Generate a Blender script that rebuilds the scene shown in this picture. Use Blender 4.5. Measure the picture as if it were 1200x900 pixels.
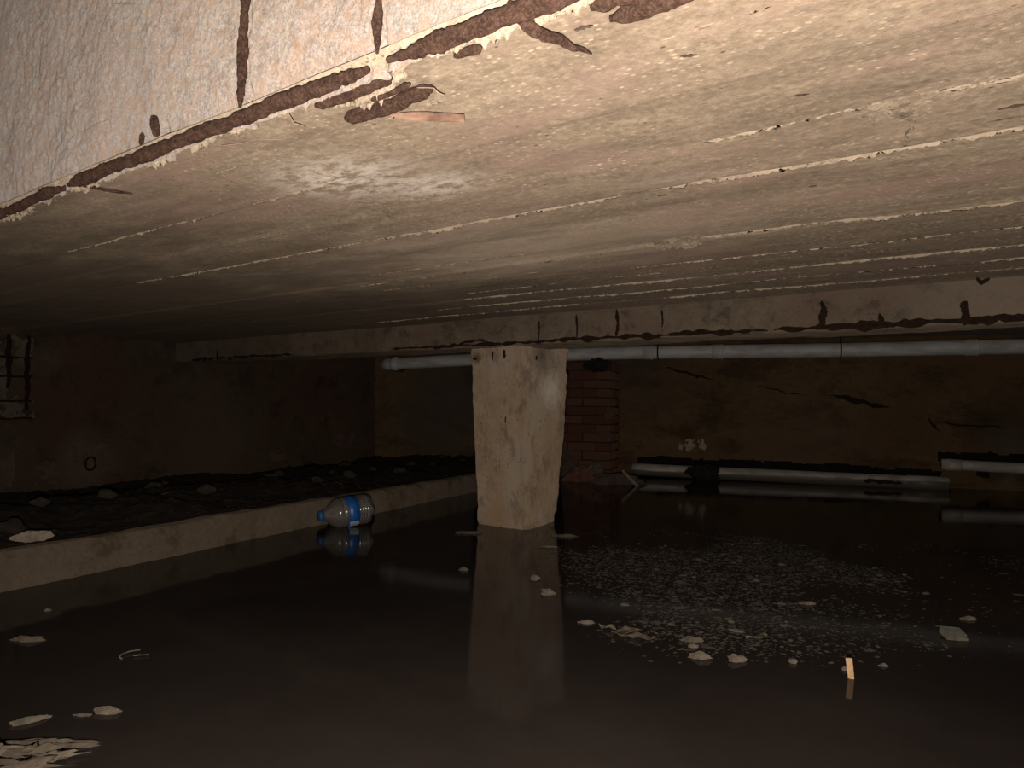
import bpy, bmesh, math, random
import numpy as np
from mathutils import Vector, Matrix

for o in list(bpy.data.objects):
    bpy.data.objects.remove(o, do_unlink=True)
S = bpy.context.scene
COL = S.collection
PI = math.pi

# ------------------------------------------------------------------ camera
HC = 0.57                                   # lens height above the flood water
cam_d = bpy.data.cameras.new('camera')
cam_d.sensor_width = 36.0
cam_d.lens = 36.0 * 850.0 / 1200.0
cam_d.clip_start = 0.02
cam = bpy.data.objects.new('camera', cam_d)
COL.objects.link(cam)
cam.location = (0, 0, HC)
pitch = math.atan(28 / 850)
cam.rotation_euler = (Matrix.Rotation(PI / 2 + pitch, 3, 'X') @ Matrix.Rotation(0.013, 3, 'Z')).to_euler()
S.camera = cam

# ------------------------------------------------------------------ world, flash, exposure
W = bpy.data.worlds.new('World')
S.world = W
W.use_nodes = True
W.node_tree.nodes['Background'].inputs[0].default_value = (1.0, 0.88, 0.78, 1)
W.node_tree.nodes['Background'].inputs[1].default_value = 0.009
fl = bpy.data.lights.new('phone_flash', 'SPOT')
fl.energy = 140.0
fl.color = (1.0, 0.855, 0.715)
fl.spot_size = math.radians(165)
fl.spot_blend = 1.0
fl.shadow_soft_size = 0.006
flo = bpy.data.objects.new('phone_flash', fl)
COL.objects.link(flo)
flo.location = (-0.012, 0.0, HC - 0.055)
aim = Vector((0.06, 1.0, 0.16)).normalized()
flo.rotation_euler = aim.to_track_quat('-Z', 'Y').to_euler()
vs = S.view_settings
vs.view_transform = 'Standard'
vs.look = 'None'
vs.exposure = 0.0
vs.gamma = 1.0
vs.use_curve_mapping = False

# ------------------------------------------------------------------ frames of the building
TA = math.radians(-36.0)      # beams, boards and pillar: local X along the beams, local Y away from the lens
TB = math.radians(-25.0)      # left wall and kerb: local Y along them
TC = math.radians(-18.5)      # back wall and drain pipes: local X along them


def to_world(th, x, y, z=0.0):
    c, s = math.cos(th), math.sin(th)
    return Vector((c * x - s * y, s * x + c * y, z))


# ------------------------------------------------------------------ numpy noise
def _h(ix, iy, iz, seed):
    n = (ix.astype(np.int64) * 374761393 + iy.astype(np.int64) * 668265263 + iz.astype(np.int64) * 2147483647 + seed * 144269504) & 0xffffffff
    n = ((n ^ (n >> 13)) * 1274126177) & 0xffffffff
    n = ((n ^ (n >> 16)) * 2246822519) & 0xffffffff
    return ((n ^ (n >> 15)) & 0xffff) / 32767.5 - 1.0


def vnoise(x, y, z=0.0, seed=0):
    x, y, z = np.broadcast_arrays(np.asarray(x, float), np.asarray(y, float), np.asarray(z, float))
    ix, iy, iz = np.floor(x), np.floor(y), np.floor(z)
    fx, fy, fz = x - ix, y - iy, z - iz
    fx, fy, fz = [t * t * t * (t * (t * 6 - 15) + 10) for t in (fx, fy, fz)]
    def c(a, b, d): return _h(ix + a, iy + b, iz + d, seed)
    def L(a, b, t): return a + (b - a) * t
    x00 = L(c(0, 0, 0), c(1, 0, 0), fx); x10 = L(c(0, 1, 0), c(1, 1, 0), fx)
    x01 = L(c(0, 0, 1), c(1, 0, 1), fx); x11 = L(c(0, 1, 1), c(1, 1, 1), fx)
    return L(L(x00, x10, fy), L(x01, x11, fy), fz)


def fbm(x, y, z=0.0, seed=0, oct=4, gain=0.5):
    a, t, f = 1.0, 0.0, 1.0
    for k in range(oct):
        t = t + a * vnoise(np.asarray(x) * f, np.asarray(y) * f, np.asarray(z) * f, seed + k * 7)
        a *= gain; f *= 2.03
    return t


def sstep(a, b, x):
    t = np.clip((np.asarray(x, float) - a) / (b - a), 0, 1)
    return t * t * (3 - 2 * t)


# ------------------------------------------------------------------ object helpers
def link(o, parent=None):
    COL.objects.link(o)
    if parent is not None:
        o.parent = parent
    return o


def tag(o, label=None, cat=None, group=None, kind=None):
    if label: o['label'] = label
    if cat: o['category'] = cat
    if group: o['group'] = group
    if kind: o['kind'] = kind
    return o


def thing(name, label, cat, loc=(0, 0, 0), rz=0.0, group=None, kind=None):
    o = bpy.data.objects.new(name, None)
    o.empty_display_size = 0.05
    link(o)
    o.location = loc
    o.rotation_euler = (0, 0, rz)
    return tag(o, label, cat, group, kind)


def raw(name, verts, faces, mat, parent=None, smooth=True, loc=None, rz=None):
    me = bpy.data.meshes.new(name)
    me.from_pydata([tuple(v) for v in verts], [], [tuple(f) for f in faces])
    me.update()
    if smooth:
        me.polygons.foreach_set('use_smooth', [True] * len(me.polygons))
    if mat: me.materials.append(mat)
    o = bpy.data.objects.new(name, me)
    link(o, parent)
    if loc is not None: o.location = loc
    if rz is not None: o.rotation_euler = (0, 0, rz)
    return o


def grid_vf(X, Y, Z, close_u=False, keep=None, base=0, flip=False):
    """X,Y,Z arrays (nv, nu) -> vertex array and quad array"""
    nv, nu = X.shape
    V = np.stack([X.ravel(), Y.ravel(), Z.ravel()], 1)
    j, i = np.meshgrid(np.arange(nv - 1), np.arange(nu if close_u else nu - 1), indexing='ij')
    i2 = (i + 1) % nu
    Fq = np.stack([j * nu + i, j * nu + i2, (j + 1) * nu + i2, (j + 1) * nu + i], -1).reshape(-1, 4)
    if keep is not None:
        Fq = Fq[keep[:nv - 1, :Fq.shape[0] // (nv - 1)].ravel()]
    if flip: Fq = Fq[:, ::-1]
    return V, Fq + base


def np_mesh(name, parts, mat, parent=None, smooth=True, rz=None, loc=None):
    """parts: list of (V, quads)"""
    Vs, Fs, b = [], [], 0
    for V, Fq in parts:
        Vs.append(V); Fs.append(Fq + b); b += len(V)
    V = np.concatenate(Vs); Fq = np.concatenate(Fs)
    me = bpy.data.meshes.new(name)
    me.vertices.add(len(V)); me.vertices.foreach_set('co', V.astype(np.float32).ravel())
    me.loops.add(Fq.size); me.loops.foreach_set('vertex_index', Fq.astype(np.int32).ravel())
    me.polygons.add(len(Fq)); me.polygons.foreach_set('loop_start', np.arange(0, Fq.size, 4, dtype=np.int32))
    me.update(calc_edges=True); me.validate()
    if smooth:
        me.polygons.foreach_set('use_smooth', np.ones(len(me.polygons), dtype=bool))
    me.materials.append(mat)
    o = bpy.data.objects.new(name, me)
    link(o, parent)
    if rz is not None: o.rotation_euler = (0, 0, rz)
    if loc is not None: o.location = loc
    return o


def box_vf(x0, x1, y0, y1, z0, z1):
    V = np.array([(x, y, z) for z in (z0, z1) for y in (y0, y1) for x in (x0, x1)], float)
    Fq = np.array([(0, 2, 3, 1), (4, 5, 7, 6), (0, 1, 5, 4), (2, 6, 7, 3), (0, 4, 6, 2), (1, 3, 7, 5)])
    return V, Fq


def tube_vf(pts, rad, n=10, rough=0.0, seed=0, caps=True):
    """swept tube through pts (list of 3-vectors); rad = number or list"""
    pts = [Vector(p) for p in pts]
    m = len(pts)
    rad = [rad] * m if np.isscalar(rad) else list(rad)
    up = Vector((0, 0, 1))
    rows = []
    for k, p in enumerate(pts):
        t = (pts[min(k + 1, m - 1)] - pts[max(k - 1, 0)]).normalized()
        a = t.cross(up)
        if a.length < 1e-3: a = t.cross(Vector((0, 1, 0)))
        a.normalize(); b = a.cross(t).normalized()
        up = b
        row = []
        for q in range(n):
            an = 2 * PI * q / n
            d = a * math.cos(an) + b * math.sin(an)
            row.append(p + d * rad[k])
        rows.append(row)
    P = np.array([[tuple(v) for v in r] for r in rows])
    if rough:
        C = np.array([tuple(p) for p in pts])[:, None, :]
        nz = fbm(P[..., 0] * 38 + P[..., 1] * 21, P[..., 1] * 38 - P[..., 2] * 17, P[..., 2] * 38 + P[..., 0] * 13, seed, 5, 0.75)
        P = C + (P - C) * (1 + rough * nz)[..., None]
    V, Fq = grid_vf(P[..., 0], P[..., 1], P[..., 2], close_u=True, flip=True)
    if caps:
        c0, c1 = len(V), len(V) + 1
        V = np.concatenate([V, np.array([tuple(pts[0]), tuple(pts[-1])])])
        # close with degenerate-free quads: pair up ring vertices (n even)
        ex = []
        for q in range(0, n, 2):
            ex.append((q, (q + 1) % n, (q + 2) % n, c0))
            o_ = (m - 1) * n
            ex.append((o_ + (q + 2) % n, o_ + (q + 1) % n, o_ + q, c1))
        Fq = np.concatenate([Fq, np.array(ex)])
    return V, Fq


def lerp_path(pts, step):
    out = []
    for a, b in zip(pts[:-1], pts[1:]):
        a, b = Vector(a), Vector(b)
        n = max(1, int((b - a).length / step))
        for k in range(n):
            out.append(a.lerp(b, k / n))
    out.append(Vector(pts[-1]))
    return out


def wobble(pts, amp, freq, seed):
    out = []
    for p in pts:
        s = p.x + p.y * 1.3 + p.z * 1.7
        out.append(p + Vector([float(fbm(s * freq, k * 9.1, 0, seed, 3)) * amp for k in range(3)]))
    return out


def lathe_vf(profile, n=48, fn=None):
    """profile: list of (axial x, radius); axis = local X"""
    m = len(profile)
    a = np.linspace(0, 2 * PI, n, endpoint=False)
    X = np.repeat(np.array([p[0] for p in profile])[:, None], n, 1)
    Rr = np.repeat(np.array([p[1] for p in profile])[:, None], n, 1)
    A = np.repeat(a[None, :], m, 0)
    if fn is not None: X, Rr = fn(X, Rr, A)
    return grid_vf(X, Rr * np.cos(A), Rr * np.sin(A), close_u=True, flip=True)


# ------------------------------------------------------------------ materials
class NT:
    def __init__(s, name):
        s.m = bpy.data.materials.new(name); s.m.use_nodes = True
        s.t = s.m.node_tree; s.N = s.t.nodes; s.L = s.t.links
        s.b = s.N['Principled BSDF']
        s.co = s.N.new('ShaderNodeTexCoord').outputs['Object']

    def lk(s, a, b): s.L.new(a, b)

    def map(s, scale=(1, 1, 1), loc=(0, 0, 0), rot=(0, 0, 0)):
        n = s.N.new('ShaderNodeMapping'); s.lk(s.co, n.inputs[0])
        n.inputs['Scale'].default_value = scale; n.inputs['Location'].default_value = loc; n.inputs['Rotation'].default_value = rot
        return n.outputs[0]

    def noise(s, scale, detail=6, rough=0.55, vec=None, dist=0.0):
        n = s.N.new('ShaderNodeTexNoise')
        n.inputs['Scale'].default_value = scale; n.inputs['Detail'].default_value = detail
        n.inputs['Roughness'].default_value = rough; n.inputs['Distortion'].default_value = dist
        s.lk(vec or s.co, n.inputs['Vector'])
        return n.outputs[0]

    def voro(s, scale, vec=None, feature='F1'):
        n = s.N.new('ShaderNodeTexVoronoi'); n.feature = feature
        n.inputs['Scale'].default_value = scale
        s.lk(vec or s.co, n.inputs['Vector'])
        return n.outputs['Distance']

    def ramp(s, fac, stops):
        n = s.N.new('ShaderNodeValToRGB'); e = n.color_ramp.elements
        while len(e) < len(stops): e.new(0.5)
        for k, (p, c) in enumerate(stops):
            e[k].position = p
            e[k].color = (c, c, c, 1) if np.isscalar(c) else (*c, 1)
        s.lk(fac, n.inputs[0])
        return n.outputs[0]

    def mix(s, fac, a, b, mode='MIX'):
        n = s.N.new('ShaderNodeMix'); n.data_type = 'RGBA'; n.blend_type = mode
        for sock, v in ((n.inputs[0], fac), (n.inputs[6], a), (n.inputs[7], b)):
            if hasattr(v, 'node'): s.lk(v, sock)
            elif np.isscalar(v): sock.default_value = v if sock.type == 'VALUE' else (v, v, v, 1)
            else: sock.default_value = (*v, 1)
        return n.outputs[2]

    def math(s, op, a, b=0.0, clamp=False):
        n = s.N.new('ShaderNodeMath'); n.operation = op; n.use_clamp = clamp
        for k, v in enumerate((a, b)):
            if hasattr(v, 'node'): s.lk(v, n.inputs[k])
            else: n.inputs[k].default_value = v
        return n.outputs[0]

    def xyz(s, vec=None):
        n = s.N.new('ShaderNodeSeparateXYZ'); s.lk(vec or s.co, n.inputs[0]); return n.outputs

    def dist(s, c, scale=(1, 1, 1)):
        """distance from a point in object space, axes scaled"""
        v = s.N.new('ShaderNodeVectorMath'); v.operation = 'SUBTRACT'; s.lk(s.co, v.inputs[0]); v.inputs[1].default_value = c
        w = s.N.new('ShaderNodeVectorMath'); w.operation = 'MULTIPLY'; s.lk(v.outputs[0], w.inputs[0]); w.inputs[1].default_value = scale
        l = s.N.new('ShaderNodeVectorMath'); l.operation = 'LENGTH'; s.lk(w.outputs[0], l.inputs[0])
        return l.outputs['Value']

    def blob(s, c, r, scale=(1, 1, 1), nz=None, amt=0.5):
        """soft-edged stain of radius r around c, its edge broken up by the noise nz"""
        d = s.math('DIVIDE', s.dist(c, scale), r)
        if nz is not None:
            d = s.math('ADD', d, s.math('MULTIPLY', s.math('SUBTRACT', nz, 0.5), amt * 2))
        return s.math('SUBTRACT', 1.15, d, True)

    def bump(s, h, strength=0.5, distance=0.01, prev=None):
        n = s.N.new('ShaderNodeBump'); n.inputs['Strength'].default_value = strength; n.inputs['Distance'].default_value = distance
        s.lk(h, n.inputs['Height'])
        if prev: s.lk(prev, n.inputs['Normal'])
        return n.outputs[0]

    def out(s, col=None, rough=0.85, normal=None, spec=0.3, **kw):
        if col is not None:
            if hasattr(col, 'node'): s.lk(col, s.b.inputs['Base Color'])
            else: s.b.inputs['Base Color'].default_value = (*col, 1)
        if hasattr(rough, 'node'): s.lk(rough, s.b.inputs['Roughness'])
        else: s.b.inputs['Roughness'].default_value = rough
        s.b.inputs['Specular IOR Level'].default_value = spec
        if normal: s.lk(normal, s.b.inputs['Normal'])
        if 'Diffuse Roughness' in s.b.inputs and not hasattr(rough, 'node') and rough > 0.65: s.b.inputs['Diffuse Roughness'].default_value = 1.0
        for k, v in kw.items():
            s.b.inputs[k.replace('_', ' ')].default_value = v
        return s.m


def mat_ceiling():
    t = NT('board_marked_concrete')
    xs, ys, zs_ = t.xyz()
    grain = t.noise(1.0, 7, 0.65, t.map((4, 60, 20)))
    big = t.noise(1.0, 6, 0.6, t.map((1.6, 3.2, 3), (3.1, 0, 0)))
    mid = t.noise(1.0, 8, 0.7, t.map((8, 15, 10), (0, 5, 0)))
    grit = t.noise(1.0, 6, 0.75, t.map((75, 95, 60)))
    fine = t.noise(1.0, 4, 0.7, t.map((260, 300, 200)))
    c = t.ramp(big, [(0.36, (0.150, 0.117, 0.089)), (0.5, (0.215, 0.172, 0.129)), (0.62, (0.285, 0.228, 0.170))])
    c = t.mix(0.35, c, t.ramp(grain, [(0.40, (0.135, 0.107, 0.083)), (0.5, (0.215, 0.174, 0.132)), (0.60, (0.29, 0.238, 0.182))]))
    c = t.mix(0.40, c, t.ramp(mid, [(0.38, (0.115, 0.091, 0.069)), (0.5, (0.21, 0.169, 0.128)), (0.62, (0.32, 0.26, 0.197))]))
    c = t.mix(0.35, c, t.ramp(grit, [(0.38, (0.085, 0.066, 0.050)), (0.5, (0.21, 0.170, 0.128)), (0.63, (0.40, 0.335, 0.262))]))
    c = t.mix(t.math('MULTIPLY', t.ramp(t.noise(1.0, 5, 0.6, t.map((1.8, 5, 3), (6, 2, 0))), [(0.48, 0.0), (0.6, 1.0)]), 0.55), c, (0.245, 0.172, 0.146))
    # each board left its own tone; light falloff towards the far beam is painted in
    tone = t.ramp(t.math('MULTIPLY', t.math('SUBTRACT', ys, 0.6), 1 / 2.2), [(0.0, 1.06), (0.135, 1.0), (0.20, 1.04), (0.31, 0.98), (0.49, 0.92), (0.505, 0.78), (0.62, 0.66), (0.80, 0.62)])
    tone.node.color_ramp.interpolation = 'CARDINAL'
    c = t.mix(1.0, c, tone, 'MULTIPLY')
    # pale grit left by the formwork
    fl_ = t.voro(1.0, t.map((60, 100, 60)))
    fm = t.math('MULTIPLY', t.ramp(fl_, [(0.14, 1.0), (0.28, 0.0)]), t.ramp(t.noise(1.0, 5, 0.65, t.map((6, 9, 9), (7, 1, 0))), [(0.46, 0.0), (0.56, 1.0)]))
    c = t.mix(t.math('MULTIPLY', fm, 0.75), c, (0.44, 0.365, 0.28))
    # small dark pits
    pt = t.math('MULTIPLY', t.ramp(t.voro(1.0, t.map((26, 46, 20), (3, 3, 0))), [(0.05, 1.0), (0.12, 0.0)]), t.ramp(t.noise(5.0, 2), [(0.5, 0.0), (0.56, 1.0)]))
    c = t.mix(t.math('MULTIPLY', pt, 0.85), c, (0.045, 0.033, 0.025))
    # lime bloom and a paler dried patch
    nz = t.noise(1.0, 8, 0.75, t.map((20, 30, 20), (0, 2, 0)))
    nl = t.noise(1.0, 6, 0.65, t.map((3, 6, 3), (4, 2, 0)))
    m1 = t.math('MULTIPLY', t.blob((-1.05, 0.90, 0.99), 0.20, (1.0, 1.3, 0), nz, 1.0), t.ramp(nz, [(0.44, 0.0), (0.58, 1.0)]), True)
    m2 = t.math('MULTIPLY', t.blob((-0.56, 1.23, 0.99), 0.11, (0.7, 1.6, 0), nz, 0.8), t.ramp(nz, [(0.38, 0.0), (0.62, 0.8)]), True)
    m3 = t.math('MULTIPLY', t.blob((-0.93, 1.03, 0.99), 0.14, (1, 1.8, 0), nz, 1.0), t.ramp(nz, [(0.44, 0.0), (0.58, 1.0)]), True)
    m4 = t.math('MULTIPLY', t.blob((-1.25, 1.60, 0.99), 0.52, (0.7, 1.6, 0), nl, 0.8), 0.6)
    m5 = t.math('MULTIPLY', t.blob((-2.35, 1.62, 0.99), 0.40, (0.6, 1.9, 0), nl, 0.9), 0.45)
    c = t.mix(m4, c, (0.36, 0.30, 0.24)); c = t.mix(m5, c, (0.27, 0.215, 0.165))
    c = t.mix(m1, c, (0.62, 0.57, 0.53)); c = t.mix(m2, c, (0.36, 0.305, 0.265)); c = t.mix(m3, c, (0.60, 0.55, 0.51))
    # green-brown damp stain from the left wall, with light falloff painted into it
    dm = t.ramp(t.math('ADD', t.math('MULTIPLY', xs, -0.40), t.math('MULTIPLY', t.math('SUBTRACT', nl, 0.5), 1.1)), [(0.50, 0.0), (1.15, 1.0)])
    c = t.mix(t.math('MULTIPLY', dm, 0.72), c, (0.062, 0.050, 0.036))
    # damp streaks along the boards
    damp = t.noise(1.0, 6, 0.65, t.map((0.9, 6, 3), (11, 0, 0)))
    c = t.mix(t.math('MULTIPLY', t.ramp(damp, [(0.5, 0.0), (0.62, 1.0)]), 0.45), c, (0.105, 0.082, 0.062))
    nb = t.bump(fine, 0.5, 0.002, t.bump(grit, 0.6, 0.005, t.bump(mid, 0.35, 0.008)))
    return t.out(c, 0.88, nb, 0.2)


def mat_concrete(name, lo, mid_, hi, scale=1.0, bump=0.5, dark=(0.05, 0.035, 0.025), darkamt=0.4, stretch=(1, 1, 1), tint=None, pits=0.6, stains=()):
    t = NT(name)
    v = t.map(stretch)
    a = t.noise(4 * scale, 8, 0.65, v); b = t.noise(28 * scale, 7, 0.7, v); g = t.noise(150 * scale, 4, 0.65, v)
    c = t.ramp(a, [(0.38, lo), (0.5, mid_), (0.62, hi)])
    c = t.mix(0.5, c, t.ramp(b, [(0.36, lo), (0.5, mid_), (0.64, hi)]))
    c = t.mix(0.3, c, t.ramp(g, [(0.38, lo), (0.5, mid_), (0.62, hi)]))
    if tint:
        c = t.mix(t.math('MULTIPLY', t.ramp(t.noise(2.7 * scale, 4, 0.6, t.map(stretch, (5, 2, 9))), [(0.46, 0.0), (0.58, 1.0)]), 0.6), c, tint)
    dk = t.ramp(t.noise(6.5 * scale, 7, 0.72, t.map(stretch, (2, 8, 3))), [(0.52, 0.0), (0.62, 1.0)])
    c = t.mix(t.math('MULTIPLY', dk, darkamt), c, dark)
    pt = t.math('MULTIPLY', t.ramp(t.voro(34 * scale, v), [(0.12, 1.0), (0.24, 0.0)]), t.ramp(t.noise(7 * scale, 2, 0.5, v), [(0.5, 0.0), (0.58, 1.0)]))
    c = t.mix(t.math('MULTIPLY', pt, pits), c, dark)
    for (ctr, rad, col, amt, edge) in stains:
        c = t.mix(t.math('MULTIPLY', t.blob(ctr, rad, (1, 1, 1), b if edge > 0.6 else a, edge), amt), c, col)
    nb = t.bump(g, bump * 0.6, 0.003, t.bump(b, bump, 0.008))
    return t.out(c, 0.86, nb, 0.25)


def mat_nearbeam():
    t = NT('crumbling_limewashed_concrete')
    a = t.noise(5, 8, 0.68); b = t.noise(46, 8, 0.75); g = t.noise(150, 6, 0.72)
    c = t.ramp(a, [(0.38, (0.2322, 0.2162, 0.21)), (0.5, (0.344, 0.3174, 0.295)), (0.62, (0.43, 0.3956, 0.355))])
    c = t.mix(0.45, c, t.ramp(b, [(0.36, (0.172, 0.1564, 0.148)), (0.5, (0.344, 0.322, 0.305)), (0.64, (0.516, 0.4968, 0.475))]))
    c = t.mix(0.45, c, t.ramp(g, [(0.42, (0.1204, 0.1058, 0.1)), (0.5, (0.344, 0.322, 0.31)), (0.58, (0.5848, 0.5704, 0.56))]))
    c = t.mix(t.math('MULTIPLY', t.ramp(t.noise(3.2, 6, 0.65, t.map((1, 1, 1), (4, 0, 1))), [(0.48, 0.0), (0.6, 1.0)]), 0.36), c, (0.3612, 0.2622, 0.24))
    c = t.mix(t.math('MULTIPLY', t.ramp(t.noise(4.1, 6, 0.65, t.map((1, 1, 1), (9, 3, 2))), [(0.5, 0.0), (0.6, 1.0)]), 0.5), c, (0.258, 0.2668, 0.265))
    f2 = t.noise(330, 4, 0.7)
    c = t.mix(0.25, c, t.ramp(f2, [(0.42, (0.12, 0.10, 0.09)), (0.5, (0.36, 0.325, 0.30)), (0.58, (0.66, 0.62, 0.58))]))
    dkp = t.math('MULTIPLY', t.ramp(t.noise(24, 7, 0.75, t.map((1, 1, 1), (3, 3, 3))), [(0.55, 0.0), (0.63, 1.0)]), 0.55)
    c = t.mix(dkp, c, (0.20, 0.168, 0.146))
    x = t.xyz()[0]
    # bluish-grey limewash survives towards the far left end of the face
    lw = t.math('MULTIPLY', t.ramp(t.math('ADD', t.math('MULTIPLY', x, -0.6), -0.45), [(0.0, 0.0), (0.8, 1.0)]), 0.5)
    c = t.mix(lw, c, (0.50, 0.47, 0.49))
    cr = t.ramp(t.voro(6, t.map((1, 1, 1), (0.3, 0, 0.2)), 'DISTANCE_TO_EDGE'), [(0.0, 1.0), (0.010, 0.0)])
    c = t.mix(t.math('MULTIPLY', t.math('MULTIPLY', cr, t.ramp(t.noise(4, 2), [(0.5, 0.0), (0.58, 1.0)])), 0.6), c, (0.16, 0.125, 0.11))
    pt = t.math('MULTIPLY', t.ramp(t.voro(75), [(0.10, 1.0), (0.24, 0.0)]), t.ramp(t.noise(11, 4), [(0.45, 0.0), (0.56, 1.0)]))
    c = t.mix(t.math('MULTIPLY', pt, 0.55), c, (0.17, 0.142, 0.124))
    # rust bleeding up from the bar
    z = t.xyz()[2]
    ru = t.math('MULTIPLY', t.ramp(t.math('ADD', z, t.math('MULTIPLY', a, 0.16)), [(1.06, 1.0), (1.12, 0.0)]), t.ramp(b, [(0.45, 0.0), (0.6, 1.0)]))
    c = t.mix(t.math('MULTIPLY', ru, 0.5), c, (0.36, 0.235, 0.15))
    nb = t.bump(g, 0.8, 0.004, t.bump(b, 0.22, 0.005))
    return t.out(c, 0.9, nb, 0.2)


def mat_simple(name, lo, hi, scale=40, rough=0.7, bump=0.3, spec=0.3, **kw):
    t = NT(name)
    a = t.noise(scale, 6, 0.6)
    c = t.ramp(a, [(0.32, lo), (0.68, hi)])
    return t.out(c, rough, t.bump(a, bump, 0.004), spec, **kw)


def mat_water():
    t = NT('murky_flood_water')
    film = t.noise(2.2, 6, 0.65)
    c = t.ramp(film, [(0.4, (0.031, 0.0255, 0.0232)), (0.7, (0.042, 0.0345, 0.0313))])
    h = t.noise(3.0, 2, 0.4)
    nb = t.bump(h, 0.035, 0.02)
    m = t.out(c, 0.07, nb, 0.24)
    t.b.inputs['IOR'].default_value = 1.33
    return m


def mat_pvc():
    t = NT('grey_plastic_pipe')
    a = t.noise(9, 6, 0.65, t.map((0.6, 2, 2)))
    c = t.ramp(a, [(0.35, (0.46, 0.46, 0.46)), (0.55, (0.66, 0.67, 0.68)), (0.75, (0.76, 0.77, 0.78))])
    return t.out(c, 0.5, t.bump(t.noise(90, 3), 0.1, 0.002), 0.4)


def mat_pvc_low():
    t = NT('white_plastic_pipe_dark_below')
    a = t.noise(9, 6, 0.65, t.map((0.8, 2, 2)))
    c = t.ramp(a, [(0.35, (0.34, 0.31, 0.29)), (0.6, (0.55, 0.52, 0.49))])
    z = t.xyz()[2]
    low_dark = t.ramp(t.math('ADD', z, t.math('MULTIPLY', a, 0.02)), [(0.066, 1.0), (0.078, 0.0)])
    c = t.mix(low_dark, c, (0.115, 0.10, 0.085))  # pipe colour turns darker below a wavering line
    return t.out(c, 0.5, None, 0.4)


def mat_pet():
    t = NT('hazy_clear_plastic')
    a = t.noise(30, 4, 0.6)
    c = t.ramp(a, [(0.35, (0.60, 0.57, 0.52)), (0.7, (0.86, 0.83, 0.78))])
    m = t.out(c, 0.14, None, 0.5)
    t.b.inputs['IOR'].default_value = 1.5
    t.b.inputs['Transmission Weight'].default_value = 0.86
    return m


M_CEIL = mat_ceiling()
M_NEAR = mat_nearbeam()
M_SPALL = mat_concrete('broken_concrete', (0.28, 0.225, 0.17), (0.46, 0.385, 0.30), (0.62, 0.54, 0.44), 3.0, 0.9, (0.16, 0.11, 0.08), 0.35)
M_RIDGE = mat_concrete('pale_cement_fin', (0.27, 0.2205, 0.1692), (0.378, 0.315, 0.2448), (0.468, 0.396, 0.315), 3.0, 0.7, (0.18, 0.135, 0.099), 0.3)
M_PATCH = mat_concrete('rough_mortar', (0.17, 0.135, 0.10), (0.27, 0.22, 0.168), (0.38, 0.32, 0.25), 5.0, 0.9, (0.09, 0.07, 0.05), 0.5)
M_BEAM = mat_concrete('dark_blotched_beam_concrete', (0.095, 0.074, 0.055), (0.145, 0.115, 0.086), (0.20, 0.162, 0.124), 1.6, 0.6, (0.035, 0.034, 0.024), 0.55, (1, 1, 1.2), (0.15, 0.103, 0.08), 0.6, (((-4.1, 2.75, 0.93), 1.9, (0.055, 0.042, 0.030), 0.6, 0.4), ((-0.05, 2.7, 0.96), 0.35, (0.26, 0.22, 0.175), 0.5, 0.7)))  # a wide blob darkens the left end of the beam
M_PILL = mat_concrete('pillar_concrete', (0.25, 0.187, 0.13), (0.335, 0.255, 0.18), (0.42, 0.33, 0.24), 1.4, 0.6, (0.10, 0.07, 0.045), 0.45, (1.4, 1.4, 0.8), (0.36, 0.315, 0.265), 0.9, (((-1.95, 2.90, 0.83), 0.10, (0.07, 0.055, 0.04), 0.7, 0.5), ((-1.945, 3.0, 0.66), 0.10, (0.62, 0.58, 0.52), 0.7, 0.9), ((-2.1, 2.8, 0.05), 0.10, (0.30, 0.19, 0.11), 0.6, 0.4), ((-2.22, 2.75, 0.81), 0.035, (0.05, 0.035, 0.025), 0.9, 0.4)))
M_KERB = mat_concrete('kerb_concrete', (0.082, 0.065, 0.047), (0.12, 0.095, 0.07), (0.155, 0.124, 0.092), 1.2, 0.6, (0.045, 0.032, 0.022), 0.6)
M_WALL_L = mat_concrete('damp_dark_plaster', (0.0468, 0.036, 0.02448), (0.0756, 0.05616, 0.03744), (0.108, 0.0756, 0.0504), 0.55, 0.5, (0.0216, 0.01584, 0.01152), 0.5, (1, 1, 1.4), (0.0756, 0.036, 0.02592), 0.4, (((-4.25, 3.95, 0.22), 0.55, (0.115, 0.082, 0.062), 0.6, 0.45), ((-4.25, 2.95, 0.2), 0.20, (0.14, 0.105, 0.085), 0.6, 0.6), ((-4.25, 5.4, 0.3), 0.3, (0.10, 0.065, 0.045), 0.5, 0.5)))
M_WALL_B = mat_concrete('brown_stained_plaster', (0.10, 0.068, 0.036), (0.16, 0.107, 0.054), (0.21, 0.145, 0.078), 0.5, 0.5, (0.04, 0.026, 0.015), 0.55, (0.8, 1, 1.6), (0.15, 0.085, 0.045), 0.3, (((-2.75, 6.37, 0.62), 0.75, (0.105, 0.09, 0.072), 0.85, 0.4), ((-2.4, 6.37, 0.90), 0.24, (0.03, 0.022, 0.016), 0.8, 0.6), ((-1.0, 6.37, 0.92), 0.5, (0.085, 0.058, 0.05), 0.6, 0.5), ((1.75, 6.37, 0.47), 0.28, (0.045, 0.034, 0.024), 0.7, 0.7), ((0.4, 6.37, 0.24), 0.5, (0.19, 0.13, 0.09), 0.5, 0.7), ((1.8, 6.37, 0.36), 0.2, (0.16, 0.135, 0.11), 0.6, 0.6)))
M_BARE = mat_concrete('bare_grey_concrete_patch', (0.0868, 0.0744, 0.0527), (0.1178, 0.1023, 0.0744), (0.155, 0.1333, 0.0992), 2.0, 0.6, (0.031, 0.0248, 0.0186), 0.3)
M_PINK = mat_concrete('peeling_pink_plaster', (0.066, 0.04125, 0.033), (0.1045, 0.06875, 0.055), (0.154, 0.11, 0.09075), 3.0, 0.6, (0.033, 0.022, 0.0165), 0.4)
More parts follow.
